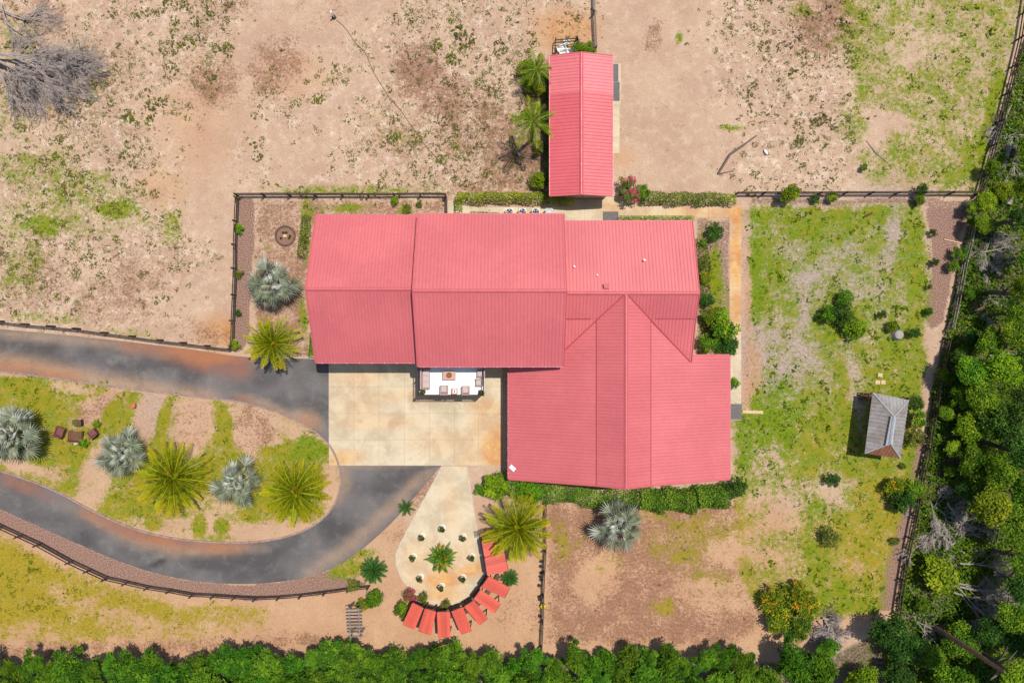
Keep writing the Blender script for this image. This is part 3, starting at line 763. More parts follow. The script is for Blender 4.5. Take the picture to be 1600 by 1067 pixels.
# rake trims, gutters
def rake(parent, pts, out):
    mb = MB()
    for a, b in zip(pts[:-1], pts[1:]):
        mb.bar(Vector(a) + Vector(out) * .04 + Vector((0, 0, -.02)), Vector(b) + Vector(out) * .04 + Vector((0, 0, -.02)), .07, .17)
    mb.build("rake_trim", M_fascia, parent)
rake(r1, [(WX0, -1.88, 5.2), (WX0, 4.5, 8.3), (WX0, 11.36, 5.2)], (-1, 0, 0))
rake(r2, [(MX0, -2.19, 6.1), (MX0, 4.3, 9.3), (MX0, 11.31, 6.1)], (-1, 0, 0))
rake(r2, [(MX1, -2.19, 6.1), (MX1, 4.3, 9.3), (MX1, 11.31, 6.1)], (1, 0, 0))
rake(r3, [(EX1, -1.9, 4.5), (EX1, 2.03, 6.06), (EX1, 4.22, 7.3), (EX1, 10.89, 4.9)], (1, 0, 0))
rake(r4, [(GX0, GY0, 3.0), (GXm0, GY0, 6.0), (GXr, GY0, 7.3), (GXm1, GY0, 6.0), (GX1, GY0, 3.0)], (0, -1, 0))
gutter((WX0, 11.36, 5.2), (MX0 - .3, 11.36, 5.2), (0, 1, 0), house); gutter((WX0, -1.88, 5.2), (MX0 - .3, -1.88, 5.2), (0, -1, 0), house)
gutter((MX0, 11.31, 6.1), (MX1, 11.31, 6.1), (0, 1, 0), house); gutter((MX0, -2.19, 6.1), (MX1, -2.19, 6.1), (0, -1, 0), house)
gutter((MX1 + .1, 10.89, 4.9), (EX1, 10.89, 4.9), (0, 1, 0), house); gutter((GX0, GY0, 3.0), (GX0, -2.4, 3.0), (-1, 0, 0), house); gutter((GX1, GY0, 3.0), (GX1, -1.3, 3.0), (1, 0, 0), house)
# roof vents
def vent(u, v, y_z, r, hh, mat):
    z = y_z; p = P(u, v, z)
    mb = MB(); mb.lathe(p - Vector((0, 0, .25)), [(r * .8, 0), (r * .8, .25 + hh * .6), (r * 1.25, .25 + hh * .6), (r * 1.1, .25 + hh), (r * .3, .27 + hh)], 10)
    hroot(mb.build("roof_vent", mat, house))
vent(897, 417, 6.45, .075, .3, M_white); vent(1006, 407, 6.25, .09, .35, M_white); vent(933, 430, 6.7, .07, .2, M_vent)
mb = MB(); q = P(948, 447, 7.05); mb.box(q + Vector((0, 0, .1)), (.34, .3, .4)); mb.box(q + Vector((-.05, 0, .34)), (.5, .42, .07)); hroot(mb.build("roof_vent", plain("vent_red", (.55, .16, .16), None, 5), house))
mb = MB(); q = P(800.8, 731, 3.2); mb.box((0, 0, 0), (.62, .40, .04)); 
bd = mb.build("board", M_white, None); bd.location = q + Vector((0, 0, .04)); bd.rotation_euler = (Matrix.Rotation(-.365, 3, 'Y') @ Matrix.Rotation(math.radians(-38), 3, 'Z')).to_euler(); tag(bd, "small white board lying on the south wing roof corner", "board")

# doors and windows on the yard sides
M_pane = plain("window_glass", (.03, .04, .05), (.02, .03, .035), 2, .1, .6, 0)
def opening(name, c, w_, h_, face):
    # face 's' looks to -y, 'w' to -x, 'e' to +x
    d = {'s': (0, -1), 'w': (-1, 0), 'e': (1, 0)}[face]; ax = (1, 0) if face == 's' else (0, 1)
    c = Vector(c); o_ = Vector((d[0], d[1], 0))
    def bx_(mb, off, ww, hh, dx=0, dz=0, th=.05):
        q = c + o_ * off + Vector((ax[0] * dx, ax[1] * dx, dz)); mb.box(q, (ww, th, hh) if face == 's' else (th, ww, hh))
    mb = MB(); bx_(mb, .03, w_, h_); p_ = hroot(mb.build(name, M_white, house))
    if name == "window":
        for dx in (-w_ / 4, w_ / 4): mb = MB(); bx_(mb, .06, w_ / 2 - .1, h_ - .16, dx); mb.build("pane", M_pane, p_)
    elif name == "garage_door":
        for k_ in range(4): mb = MB(); bx_(mb, .06, w_ - .12, h_ / 4 - .05, 0, -h_ / 2 + h_ / 8 + h_ / 4 * k_); mb.build("door_panel", M_white, p_)
    else:
        mb = MB(); bx_(mb, .07, .06, .16, w_ * .38, -.05); mb.build("handle", M_iron, p_)
for x_ in (-15.2, -11.4): opening("garage_door", (x_, -1.3, 1.25), 3.0, 2.4, 's')
for x_ in (-15.2, -11.4): opening("window", (x_, -1.3, 4.1), 1.4, 1.1, 's')
opening("door", (-5.6, -1.6, DZ_ + 1.06), 1.7, 2.1, 's'); opening("window", (1.8, -1.6, 4.2), 1.4, 1.2, 's'); opening("door", (-5.6, -1.6, 1.1), 1.0, 2.1, 's')
for x_ in (4.5, 9.98, 15.5): opening("window", (x_, GY0 + .6, 1.7), 1.5, 1.2, 's')
for y_ in (-5.5, -9.5): opening("window", (GX0 + .5, y_, 1.6), 1.4, 1.1, 'w'); opening("window", (GX1 - .5, y_, 1.6), 1.4, 1.1, 'e')
# balcony
DZ = 3.3
bx0, bx1, by0, by1 = -8.66, -2.56, -5.0, -1.7
mb = MB(); mb.box(((bx0 + bx1) / 2, (by0 + by1) / 2, DZ - .1), (bx1 - bx0, by1 - by0, .2)); bal = hroot(mb.build("balcony", M_deck, house))
for x in (bx0 + .12, (bx0 + bx1) / 2, bx1 - .12):
    mb = MB(); mb.box((x, by0 + .12, (DZ - .2) / 2 + .05), (.2, .2, DZ - .3)); mb.build("post", M_white, bal)
def railing(a, b):
    a, b = Vector(a), Vector(b); mb = MB(); n = int((b - a).length / .13)
    for z, w in ((1.0, .07), (.12, .05)): mb.bar(a + Vector((0, 0, z)), b + Vector((0, 0, z)), w, .05)
    for i in range(n + 1):
        q = a.lerp(b, i / n); mb.box(q + Vector((0, 0, .5)), (.025, .025, 1.0))
    for i in range(3):
        q = a.lerp(b, i / 2); mb.box(q + Vector((0, 0, .54)), (.09, .09, 1.08))
    mb.build("railing", M_iron, bal)
railing((bx0 + .05, by0 + .05, DZ), (bx1 - .05, by0 + .05, DZ)); railing((bx0 + .05, by0 + .18, DZ), (bx0 + .05, by1, DZ)); railing((bx1 - .05, by0 + .18, DZ), (bx1 - .05, by1, DZ))

def furn(name, u, v, z, rz, label, cat, group=None): return tag(empty(name, P(u, v, z), math.radians(rz)), label, cat, group)
def armchair(u, v, z, rz, label, mat=M_wicker, cush=M_cush, w=.72, d=.74, group=None, cat="armchair", name="armchair"):
    t = furn(name, u, v, z, rz, label, cat, group)     # backrest towards -y
    mb = MB(); mb.box((0, 0, .22), (w, d, .22)); mb.build("seat_frame", mat, t)
    mb = MB(); mb.box((0, .05, .40), (w - .22, d - .2, .13)); mb.build("cushion", cush, t)
    mb = MB(); mb.add([(x, y, z_) for z_, yy in ((.335, -d / 2 + .10), (.84, -d / 2 - .06)) for x, y in ((-w / 2, yy - .05), (w / 2, yy - .05), (w / 2, yy + .06), (-w / 2, yy + .06))],
                      [(3, 2, 1, 0), (4, 5, 6, 7), (0, 1, 5, 4), (1, 2, 6, 5), (2, 3, 7, 6), (3, 0, 4, 7)]); mb.build("backrest", mat, t)
    for s_ in (-1, 1):
        mb = MB(); mb.box((s_ * (w / 2 - .05), .03, .46), (.10, d - .1, .25)); mb.build("armrest", mat, t)
        for y in (-d / 2 + .06, d / 2 - .06):
            mb = MB(); mb.box((s_ * (w / 2 - .06), y, .055), (.06, .06, .11)); mb.build("leg", mat, t)
    return t
armchair(694.5, 608, DZ, 0, "wicker armchair on the balcony just left of the small side table")
armchair(728, 609, DZ, 0, "wicker armchair on the balcony just right of the small side table")
armchair(749, 597, DZ, 90, "wicker armchair by the right balcony railing, nearer the corner pot", w=.66, d=.66)
armchair(751, 583, DZ, 90, "wicker armchair by the right balcony railing, nearest the house wall", w=.66, d=.66)
t = furn("sofa", 665.5, 591, DZ, -90, "long wicker sofa along the left railing of the balcony", "sofa")
mb = MB(); mb.box((0, 0, .22), (1.95, .78, .22)); mb.build("seat_frame", M_wicker, t)
mb = MB(); mb.box((0, -.38, .58), (1.95, .14, .52)); mb.build("backrest", M_wicker, t)
for s_ in (-.56, 0, .56): mb = MB(); mb.box((s_, .07, .40), (.54, .58, .13)); mb.build("cushion", M_cush, t)
for s_ in (-1, 1): mb = MB(); mb.box((s_ * .92, .04, .46), (.1, .66, .25)); mb.build("armrest", M_wicker, t)
for s_ in (-.9, .9):
    for y in (-.33, .33): mb = MB(); mb.box((s_, y, .055), (.07, .07, .11)); mb.build("leg", M_wicker, t)
t = furn("coffee_table", 702.5, 586.5, DZ, 0, "rectangular pinkish coffee table in the middle of the balcony", "table")
M_top = plain("table_top", (.52, .33, .27), (.45, .28, .23), 5)
mb = MB(); mb.box((0, 0, .42), (1.2, .8, .06)); mb.build("table_top", M_top, t)
for x in (-.53, .53):
    for y in (-.33, .33): mb = MB(); mb.box((x, y, .195), (.07, .07, .39)); mb.build("leg", M_wicker, t)
mb = MB(); mb.lathe((0, 0, 0), [(.10, 0), (.22, .06), (.25, .14), (.22, .14), (.15, .07)], 14)
o = mb.build("bowl", plain("amber_bowl", (.30, .12, .02), (.16, .06, .01), 8, .3), None, P(702, 586, DZ + .45) + Vector((0, 0, .002))); tag(o, "round amber bowl on the balcony coffee table", "bowl")
t = furn("side_table", 711, 610.5, DZ, 0, "small square side table between two balcony armchairs", "table")
mb = MB(); mb.box((0, 0, .45), (.56, .56, .05)); mb.build("table_top", M_top, t)
for x in (-.23, .23):
    for y in (-.23, .23): mb = MB(); mb.box((x, y, .21), (.05, .05, .42)); mb.build("leg", M_wicker, t)
mb = MB(); mb.box((0, 0, .02), (.3, .36, .03)); mb.build("tray", M_white, t, (0, 0, .48))
mb = MB(); mb.box((0, 0, .03), (.1, .22, .05)); mb.build("book", plain("dark_red", (.3, .05, .05), None, 8), t, (0, 0, .52))

# ------------------------------------------------------------------ foliage meshes
def unit(n, r):
    d = r.normal(size=(n, 3)); return d / np.linalg.norm(d, axis=1, keepdims=True)
def leaf_quads(c, nrm, size, asp, r, axis=None):
    n = len(c)
    if axis is None:
        t = np.cross(nrm, unit(n, r))
    else:
        t = axis - nrm * (axis * nrm).sum(1, keepdims=True)
    t /= np.linalg.norm(t, axis=1, keepdims=True) + 1e-9
    b = np.cross(nrm, t)
    s = size[:, None]
    V = np.stack([c - t * s * .5, c + b * s * asp * .5 + nrm * s * .08, c + t * s * .5, c - b * s * asp * .5 + nrm * s * .08], 1).reshape(-1, 3)
    F = np.arange(4 * n).reshape(n, 4)
    return V, F
def crown_mesh(name, R, Hz, ncl, nl, ls, asp, mat, seed, spray=False, flat=.0, clump=(.24, .42)):
    r = np.random.default_rng(seed)
    d = unit(ncl, r); d[:, 2] = np.where(d[:, 2] < -.35, -d[:, 2], d[:, 2])
    rad = R * r.uniform(.3, .82, ncl) ; cc = d * rad[:, None]; cc[:, 2] *= Hz / R
    rc = R * r.uniform(*clump, ncl); cb = r.random(ncl)
    k = r.integers(0, ncl, nl); dd = unit(nl, r); dd[:, 2] = np.where(dd[:, 2] < -.2, -dd[:, 2] * .8, dd[:, 2])
    pos = cc[k] + dd * (rc[k] * r.uniform(.45, 1.08, nl))[:, None] * np.array([1, 1, min(1, .4 + Hz / R * .6)])
    nr = dd * .8 + unit(nl, r) * .75 + np.array([0, 0, .55]); nr /= np.linalg.norm(nr, axis=1, keepdims=True)
    ax = None
    if spray:
        ax = dd + cc[k] / R * .5 + np.array([0, 0, .25]) + unit(nl, r) * .3
    V, F = leaf_quads(pos, nr, ls * r.uniform(.65, 1.35, nl), asp, r, ax)
    lv = np.clip(cb[k] * .5 + r.random(nl) * .55 - .05, 0, 1)
    return mesh_np(name, V, F, mat, {"lv": ('FACE', lv)})

L_bright = leafmat("leaf_bright", (.05, .11, .004), (.18, .28, .008), (.40, .46, .015), .25, .025, .2)
L_mid = leafmat("leaf_mid", (.03, .085, .004), (.11, .21, .008), (.32, .42, .015), .25, .025, .25)
L_dark = leafmat("leaf_dark", (.012, .04, .006), (.04, .105, .010), (.13, .24, .025))
L_olive = leafmat("leaf_olive", (.05, .065, .012), (.13, .16, .02), (.30, .30, .05))
L_spray = leafmat("leaf_spray", (.02, .07, .006), (.085, .20, .010), (.22, .38, .02), .3, .02, .2)
L_croton = leafmat("leaf_croton", (.035, .09, .01), (.17, .23, .008), (.72, .40, .015), .2, .02, lo=.6, hi=.85)
L_flower = leafmat("leaf_bougainvillea", (.04, .09, .015), (.10, .18, .02), (.62, .02, .12), .2, .01, lo=.5, hi=.62)
L_rust = leafmat("leaf_bromeliad", (.05, .12, .01), (.15, .26, .02), (.55, .16, .03), .2, .01)
L_orange = leafmat("leaf_orange", (.40, .10, .02), (.60, .20, .02), (.75, .40, .05), .2, .01)

CR = {}
def variants(key, n, *a, **k):
    CR[key] = [crown_mesh("foliage_" + key, *a[:7], 100 + 13 * i + sum(map(ord, key)), **k) for i in range(n)]
variants("tree", 3, 2.4, 1.9, 46, 5200, .26, .62, L_mid)
variants("treeb", 2, 2.4, 1.8, 46, 5200, .27, .62, L_bright)
variants("treed", 3, 2.4, 2.0, 42, 4800, .27, .6, L_dark)
variants("spray", 5, 2.2, 2.2, 30, 4600, .42, .26, L_spray, spray=True, clump=(.16, .36))
variants("shrub", 3, 1.0, .8, 24, 1500, .17, .55, L_mid)
variants("shrubb", 2, 1.0, .75, 22, 1500, .17, .55, L_bright)
variants("shrubd", 3, 1.0, .8, 22, 1400, .17, .5, L_dark)
variants("olive", 2, 1.0, .7, 20, 1100, .17, .5, L_olive)
variants("croton", 2, 1.0, .7, 22, 1300, .20, .4, L_croton)
variants("flower", 2, 1.0, .8, 22, 1500, .15, .6, L_flower)

def limbs_mesh(h, r0, spread, seed, mat=None, name="trunk"):
    rr = random.Random(seed); mb = MB()
    top = Vector((rr.uniform(-.1, .1) * h, rr.uniform(-.1, .1) * h, h))
    mb.tube([(0, 0, -.1), (top.x * .3, top.y * .3, h * .35), (top.x * .7, top.y * .7, h * .7), top], [r0, r0 * .8, r0 * .6, r0 * .3], 7)
    for i in range(5):
        a = i * 2.4 + rr.random(); b = top * rr.uniform(.45, .8)
        mb.tube([b, b + Vector((math.cos(a) * spread * .5, math.sin(a) * spread * .5, h * .16)), b + Vector((math.cos(a) * spread, math.sin(a) * spread, h * .24))], [r0 * .45, r0 * .3, r0 * .1], 5)
    return mb.mesh(name, mat or M_trunk)
TRUNKS = [limbs_mesh(1.0, .06, .34, s_) for s_ in range(3)]
STEMS = [limbs_mesh(1.0, .05, .5, 10 + s_, name="stem") for s_ in range(2)]
BASE_R = {"tree": 2.4, "treeb": 2.4, "treed": 2.4, "spray": 2.2}
cnt = [0]
ordn = lambda k: "%d%s" % (k, "th" if 10 < k % 100 < 14 else {1: "st", 2: "nd", 3: "rd"}.get(k % 10, "th"))
def tree(u, v, rpx, kind, zc, label, group=None, name="tree", cat="tree", flat=1.0):
    """crown centre read at (u, v), zc metres up, crown radius in grid units"""
    cnt[0] += 1; i = cnt[0]
    p = P(u, v, zc); R = rpx * S * (1 - zc / H); ms = CR[kind]; s_ = R / BASE_R.get(kind, 1.0)
    e = tag(empty(name, (p.x, p.y, 0), random.uniform(0, 6.28)), label, cat, group)
    small = kind not in BASE_R
    if small: link("stem", STEMS[i % 2], e, scale=(zc, zc, zc * 1.05))
    else: link("trunk", TRUNKS[i % 3], e, scale=(zc * .9, zc * .9, zc * 1.05))
    link("foliage" if small else "crown", ms[i % len(ms)], e, (0, 0, zc), (0, 0, random.uniform(0, 6.28)), (s_ * random.uniform(.82, 1.15), s_ * random.uniform(.82, 1.15), s_ * flat * random.uniform(.8, 1.2)))
    return e
def shrub(u, v, rpx, kind, label, group=None, zc=None, name="shrub", flat=1.0, cat="shrub"):
    zc = zc if zc is not None else max(.35, rpx * S * .65)
    return tree(u, v, rpx, kind, zc, label, group, name, cat, flat)

# ------------------------------------------------------------------ palms
L_date = leafmat("leaf_date_palm", (.09, .155, .006), (.36, .38, .010), (.70, .40, .015), .25, .015, .08)
L_silver = leafmat("leaf_silver_palm", (.11, .13, .045), (.28, .305, .21), (.56, .57, .53), .12, .02, .1)
L_queen = leafmat("leaf_queen_palm", (.07, .14, .006), (.22, .32, .012), (.52, .46, .03), .25, .01, .08)
L_sago = leafmat("leaf_sago", (.015, .06, .012), (.05, .14, .02), (.16, .26, .04), .2, .01, .08)
def frond_mesh(name, L, droop, lw, mat, seed, n=34, vlift=.35, fwd=.75, wid=.06):
    r = np.random.default_rng(seed); V = []; F = []; lv = []
    def at(s_): return np.array([L * (s_ - .12 * droop * s_ ** 2), 0, -droop * L * .33 * s_ ** 2.2])
    K = 8
    for i in range(K):
        a, b = at(i / K), at((i + 1) / K); wa, wb = .05 * (1 - i / K) + .012, .05 * (1 - (i + 1) / K) + .012
        k0 = len(V); V += [a + (0, wa, .02), a - (0, wa, -.02), b - (0, wb, -.02), b + (0, wb, .02)]; F.append((k0, k0 + 1, k0 + 2, k0 + 3)); lv.append(.55)
    for i in range(n):
        s_ = .10 + .90 * i / (n - 1); p = at(s_); dn = at(min(1, s_ + .02)) - at(s_ - .02); dn /= np.linalg.norm(dn)
        ll = lw * (math.sin(math.pi * min(1, .16 + s_ * .78)) ** .7) * r.uniform(.85, 1.12)
        for sd in (-1, 1):
            d = dn * (fwd + .5 * s_) + np.array([0, sd * 1.0, 0]) + np.array([0, 0, vlift * r.uniform(.3, 1.3)]); d /= np.linalg.norm(d)
            tip = p + d * ll + np.array([0, 0, -.12 * ll]); w_ = np.cross(d, [0, 0, 1]); w_ = w_ / (np.linalg.norm(w_) + 1e-6) * wid * .5
            w_ = w_ + np.array([0, 0, .3 * wid * sd])
            mid = p + d * ll * .45
            k0 = len(V); V += [p, mid + w_, tip, mid - w_]; F.append((k0, k0 + 1, k0 + 2, k0 + 3)); lv.append(np.clip(.06 + .72 * s_ ** 1.5 + r.normal() * .13, 0, 1))
    return mesh_np(name, np.array(V), np.array(F), mat, {"lv": ('FACE', lv)})
FR = [frond_mesh("date_frond", 3.5, d, .56, L_date, 40 + i, 21, .55, .3, .13) for i, d in enumerate((.35, .6, .85))]
FQ = [frond_mesh("queen_frond", 2.7, d, .62, L_queen, 50 + i, 24, .15, .5, .06) for i, d in enumerate((.9, 1.2))]
FS = [frond_mesh("sago_frond", 1.1, d, .20, L_sago, 60 + i, 26, .2, .4, .035) for i, d in enumerate((.5, .8))]
def fan_mesh(name, seed, pet=1.15, R=1.12, nseg=18, arc=235):
    r = np.random.default_rng(seed); V = []; F = []; lv = []
    V += [(0, .035, .02), (0, -.035, .02), (pet, -.02, .02), (pet, .02, .02)]; F.append((0, 1, 2, 3)); lv.append(.8)
    for i in range(nseg):
        a = math.radians(-arc / 2 + arc * i / (nseg - 1)); da = math.radians(arc / nseg) * .55
        rl = R * (1.0 - .30 * (abs(a) / math.radians(arc / 2)) ** 2) * r.uniform(.9, 1.06)
        lift = .20 + .34 * abs(math.sin(a)); fold = .07
        def pt(rr, aa, dz): return (pet + rr * math.cos(aa), rr * math.sin(aa), rr * lift * .75 - .28 * rr ** 2 + dz)
        k0 = len(V)
        V += [(pet, 0, .02), pt(rl * .42, a - da, -fold), pt(rl * .5, a, fold), pt(rl * .42, a + da, -fold), pt(rl, a, -.10 * r.random())]
        F += [(k0, k0 + 1, k0 + 2, k0 + 2), (k0, k0 + 2, k0 + 3, k0 + 3), (k0 + 1, k0 + 4, k0 + 2, k0 + 2), (k0 + 2, k0 + 4, k0 + 3, k0 + 3)]
        b = np.clip(.5 + r.normal() * .25, 0, 1); lv += [b, b * .7, min(1, b + .15), b * .75]
    V = np.array(V); tri = []; l2 = []
    for f, q in zip(F, lv):
        if f[2] == f[3]: tri.append(f[:3]); l2.append(q)
        else: tri += [(f[0], f[1], f[2]), (f[0], f[2], f[3])]; l2 += [q, q]
    return mesh_np(name, V, np.array(tri), L_silver, {"lv": ('FACE', l2)})
FB = [fan_mesh("fan_leaf", 70 + i, 1.0 + .18 * i) for i in range(3)]
def trunk_mesh(h, r0, r1, mat, bulge=0):
    mb = MB(); K = 7
    mb.lathe((0, 0, 0), [((r0 * (1 - i / K) + r1 * i / K) * (1 + (.10 if i % 2 else 0)) + bulge * math.sin(math.pi * i / K), h * i / K - (.1 if i == 0 else 0)) for i in range(K + 1)], 10)
    return mb.mesh("trunk", mat)
def palm(name, u, v, h, fronds, nf, label, cat="palm", scale=1.0, e_hi=80, e_lo=-12, seed=0, fruit=False, leafname="frond", tr=(.28, .24), lean=(0, 0), power=.8):
    rr = random.Random(seed); p = P(u, v, h); b = empty(name, (p.x, p.y, 0)); tag(b, label, cat)
    link("trunk", trunk_mesh(h, tr[0], tr[1], M_trunk), b)
    for i in range(nf):
        f = i / (nf - 1); el = math.radians(e_hi + (e_lo - e_hi) * f ** power + rr.uniform(-11, 11))
        az = i * 2.39996 + (rr.uniform(-.12, .12) if leafname == 'frond' else rr.uniform(-.4, .4))
        s_ = scale * (.62 + .38 * min(1, f * 2.2)) * (rr.uniform(.92, 1.06) if leafname == 'frond' else rr.uniform(.78, 1.16))
        o = link(leafname, fronds[min(len(fronds) - 1, int(f * len(fronds)))], b, (0, 0, h - .25 * f), (rr.uniform(-.35, .35), -el, az), (s_, s_, s_))
    if fruit:
        rr2 = random.Random(seed + 1)
        for k in range(2):
            mb = MB(); a = rr2.uniform(0, 6.28)
            for q in range(26):
                c = Vector((rr2.gauss(0, .09), rr2.gauss(0, .09), rr2.gauss(0, .10))); mb.lathe(c, [(.02, -.05), (.06, 0), (.02, .05)], 5)
            mb.build("fruit_cluster", plain("dates%d" % seed, (.55, .22, .02), (.4, .14, .01), 9), b, (math.cos(a) * .42, math.sin(a) * .42, h + .42))
    return b
palm("date_palm", 425, 536, 2.9, FR, 52, "yellow-green date palm at the driveway edge, left of the west wing", seed=1, scale=.80, fruit=True)
palm("date_palm", 270, 746, 2.2, FR, 56, "large date palm on the island between two silver palms", seed=2, scale=1.08, fruit=True)
palm("date_palm", 461, 769, 2.2, FR, 60, "bushy date palm at the rounded right end of the island", seed=3, scale=.97, fruit=True)
palm("date_palm", 809, 826, 3.0, FR, 60, "date palm overhanging the patio and the red canopies", seed=4, scale=1.0, fruit=True)
palm("silver_palm", 426, 446, 2.6, FB, 25, "silver fan palm in the fenced garden above a date palm", seed=5, leafname="fan_leaf", scale=1.22, e_lo=-6, power=.7)
palm("silver_palm", 22, 680, 2.8, FB, 28, "silver fan palm at the far left end of the island", seed=6, leafname="fan_leaf", scale=1.22, e_lo=-10, power=.7)
palm("silver_palm", 189, 710, 1.8, FB, 25, "pale silver fan palm on the island beside the garden chairs", seed=7, leafname="fan_leaf", scale=1.08, e_lo=-8, power=.7)
palm("silver_palm", 370, 756, 1.8, FB, 25, "silver fan palm between the two date palms of the island", seed=8, leafname="fan_leaf", scale=1.10, e_lo=-8, power=.7)
palm("silver_palm", 967, 821, 2.8, FB, 22, "silver fan palm on bare ground south of the house hedge", seed=9, leafname="fan_leaf", scale=1.12, e_lo=-8, power=.7)
palm("queen_palm", 833, 190, 6.0, FQ, 16, "slender green feather palm beside the red barn", seed=10, scale=.92, e_hi=70, e_lo=-20, tr=(.16, .12))
palm("queen_palm", 838, 108, 3.2, FQ, 16, "shorter feather palm at the upper left corner of the barn", seed=12, scale=.8, e_hi=70, e_lo=-15, tr=(.15, .12))
palm("sago_palm", 583, 892, .9, FS, 46, "round dark green sago palm beside the lower driveway", seed=13, scale=1.32, e_hi=75, e_lo=-5, tr=(.2, .2))
palm("sago_palm", 797, 904, .8, FS, 40, "dark sago palm tucked beside the outermost red canopy", seed=14, scale=.85, e_hi=60, e_lo=-5, tr=(.18, .18))
palm("sago_palm", 635, 793, .6, FS, 18, "small bright sago palm between driveway and patio", seed=15, scale=.85, e_hi=60, e_lo=0, tr=(.15, .15))

# ------------------------------------------------------------------ barn
barn = tag(empty("barn", P(908, 200)), "long narrow barn with a red ribbed metal roof", "barn")
binv = -barn.location
BX0, BXr, BX1 = 59 * S * (1 - 2.9 / H), 108.5 * S * (1 - 3.7 / H), 157 * S * (1 - 2.9 / H)
BY1, BYm, BY0 = 445.5 * S * (1 - 2.9 / H), 387 * S * (1 - 3.2 / H), 227.5 * S * (1 - 2.9 / H)
sec = [(BX0, 2.9), (BXr, 3.7), (BX1, 2.9)]
rb = gable_solid('y', BY0, BY1, deck_sec(sec), .08, "roof", M_under, barn); rb.location = binv
slope(rb, (BXr, BYm, 3.7), (BXr, BY0, 3.7), (BX0, BYm, 2.9), (BX0, BY0, 2.9), M_barn)
slope(rb, (BXr, BYm, 3.7), (BXr, BY0, 3.7), (BX1, BYm, 2.9), (BX1, BY0, 2.9), M_barn)
slope(rb, (BXr, BY1, 3.72), (BXr, BYm, 3.72), (BX0, BY1, 2.92), (BX0, BYm, 2.92), M_barn2)
slope(rb, (BXr, BY1, 3.72), (BXr, BYm, 3.72), (BX1, BY1, 2.92), (BX1, BYm, 2.92), M_barn2)
cap(rb, (BXr, BY0, 3.71), (BXr, BY1, 3.71), .36, M_barn)
rake(rb, [(BX0, BY0, 2.9), (BXr, BY0, 3.7), (BX1, BY0, 2.9)], (0, -1, 0)); rake(rb, [(BX0, BY1, 2.9), (BXr, BY1, 3.7), (BX1, BY1, 2.9)], (0, 1, 0))
mb = MB(); mb.bar((BX0 - .03, BY0, 2.88), (BX0 - .03, BY1, 2.88), .06, .16); mb.bar((BX1 + .03, BY0, 2.88), (BX1 + .03, BY1, 2.88), .06, .16); mb.build("eave_trim", M_barn2, rb)
w = gable_solid('y', BY0 + .35, BY1 - .35, [(BX0 + .35, .2), (BX0 + .35, 3.0), (BXr, 3.7), (BX1 - .35, 3.0), (BX1 - .35, .2)], .2, "wall", plain("barn_wall", (.45, .36, .28), None, 3), barn); w.location = binv
for k, (v0, v1) in enumerate(((101, 128), (129, 158))):
    mb = MB(); a = P(955, v0); b = P(966 + 2 * k, v1); mb.box(((a.x + b.x) / 2, (a.y + b.y) / 2, .07), (b.x - a.x, a.y - b.y, .025))
    tag(mb.build("rubber_mat", M_rubber), ("upper" if k == 0 else "lower") + " dark rubber mat on the ground at the right side of the barn", "mat")
mb = MB(); a = P(942.5, 331); b = P(966, 344); mb.box(((a.x + b.x) / 2, (a.y + b.y) / 2, .07), (b.x - a.x, a.y - b.y, .025)); tag(mb.build("door_mat", M_rubber), "grey door mat on the walkway below the barn", "mat")
mb = MB(); a = P(1141, 631); b = P(1158, 655); mb.box(((a.x + b.x) / 2, (a.y + b.y) / 2, .07), (b.x - a.x, a.y - b.y, .025)); tag(mb.build("door_mat", M_rubber), "grey door mat at the lower end of the right walkway", "mat")

# ------------------------------------------------------------------ air conditioners
ORD = ["leftmost", "second from left", "third from left", "rightmost"]
for k, u in enumerate((796, 816.5, 837, 858)):
    e = tag(empty("air_conditioner", P(u, 331.5, .9) * 1.0), ORD[k] + (" grey air conditioner with a pale cover behind the main block" if k == 3 else " air conditioner with an open black fan behind the main block"), "air conditioner", "air conditioners behind the house")
    e.location.z = .055
    w_ = .74
    mb = MB(); mb.prism([(w_ / 2 * math.cos(a) * 1.08 if 0 else x, y) for x, y in [(-w_ / 2 + .08, -w_ / 2), (w_ / 2 - .08, -w_ / 2), (w_ / 2, -w_ / 2 + .08), (w_ / 2, w_ / 2 - .08), (w_ / 2 - .08, w_ / 2), (-w_ / 2 + .08, w_ / 2), (-w_ / 2, w_ / 2 - .08), (-w_ / 2, -w_ / 2 + .08)] for a in (0,)], 0, .85)
    mb.build("casing", plain("ac_casing%d" % k, (.62, .60, .54), None, 4), e)
    mb = MB(); mb.lathe((0, 0, .852), [(.325, 0), (.325, .012)], 22); mb.build("fan_well", M_metal if k == 3 else M_black, e)
    ring = MB(); n = 22
    ring.lathe((0, 0, .853), [(.33, 0), (.36, 0), (.36, .05), (.33, .05)], 22); ring.f = [f for f in ring.f if len(f) == 4]
    ring.build("guard_ring", M_white if k != 3 else M_metal, e)
    for b_ in range(4):
        a = b_ * math.pi / 2 + .4 * k
        mb = MB(); mb.add([(0.06 * math.cos(a), .06 * math.sin(a), .876), (.30 * math.cos(a - .22), .30 * math.sin(a - .22), .874), (.30 * math.cos(a + .28), .30 * math.sin(a + .28), .89)], [(0, 1, 2)])
        mb.build("fan_blade", M_metal, e)
    mb = MB(); mb.lathe((0, 0, .868), [(.075, 0), (.075, .04), (.03, .055)], 12); mb.build("hub", M_black if k != 3 else M_white, e)

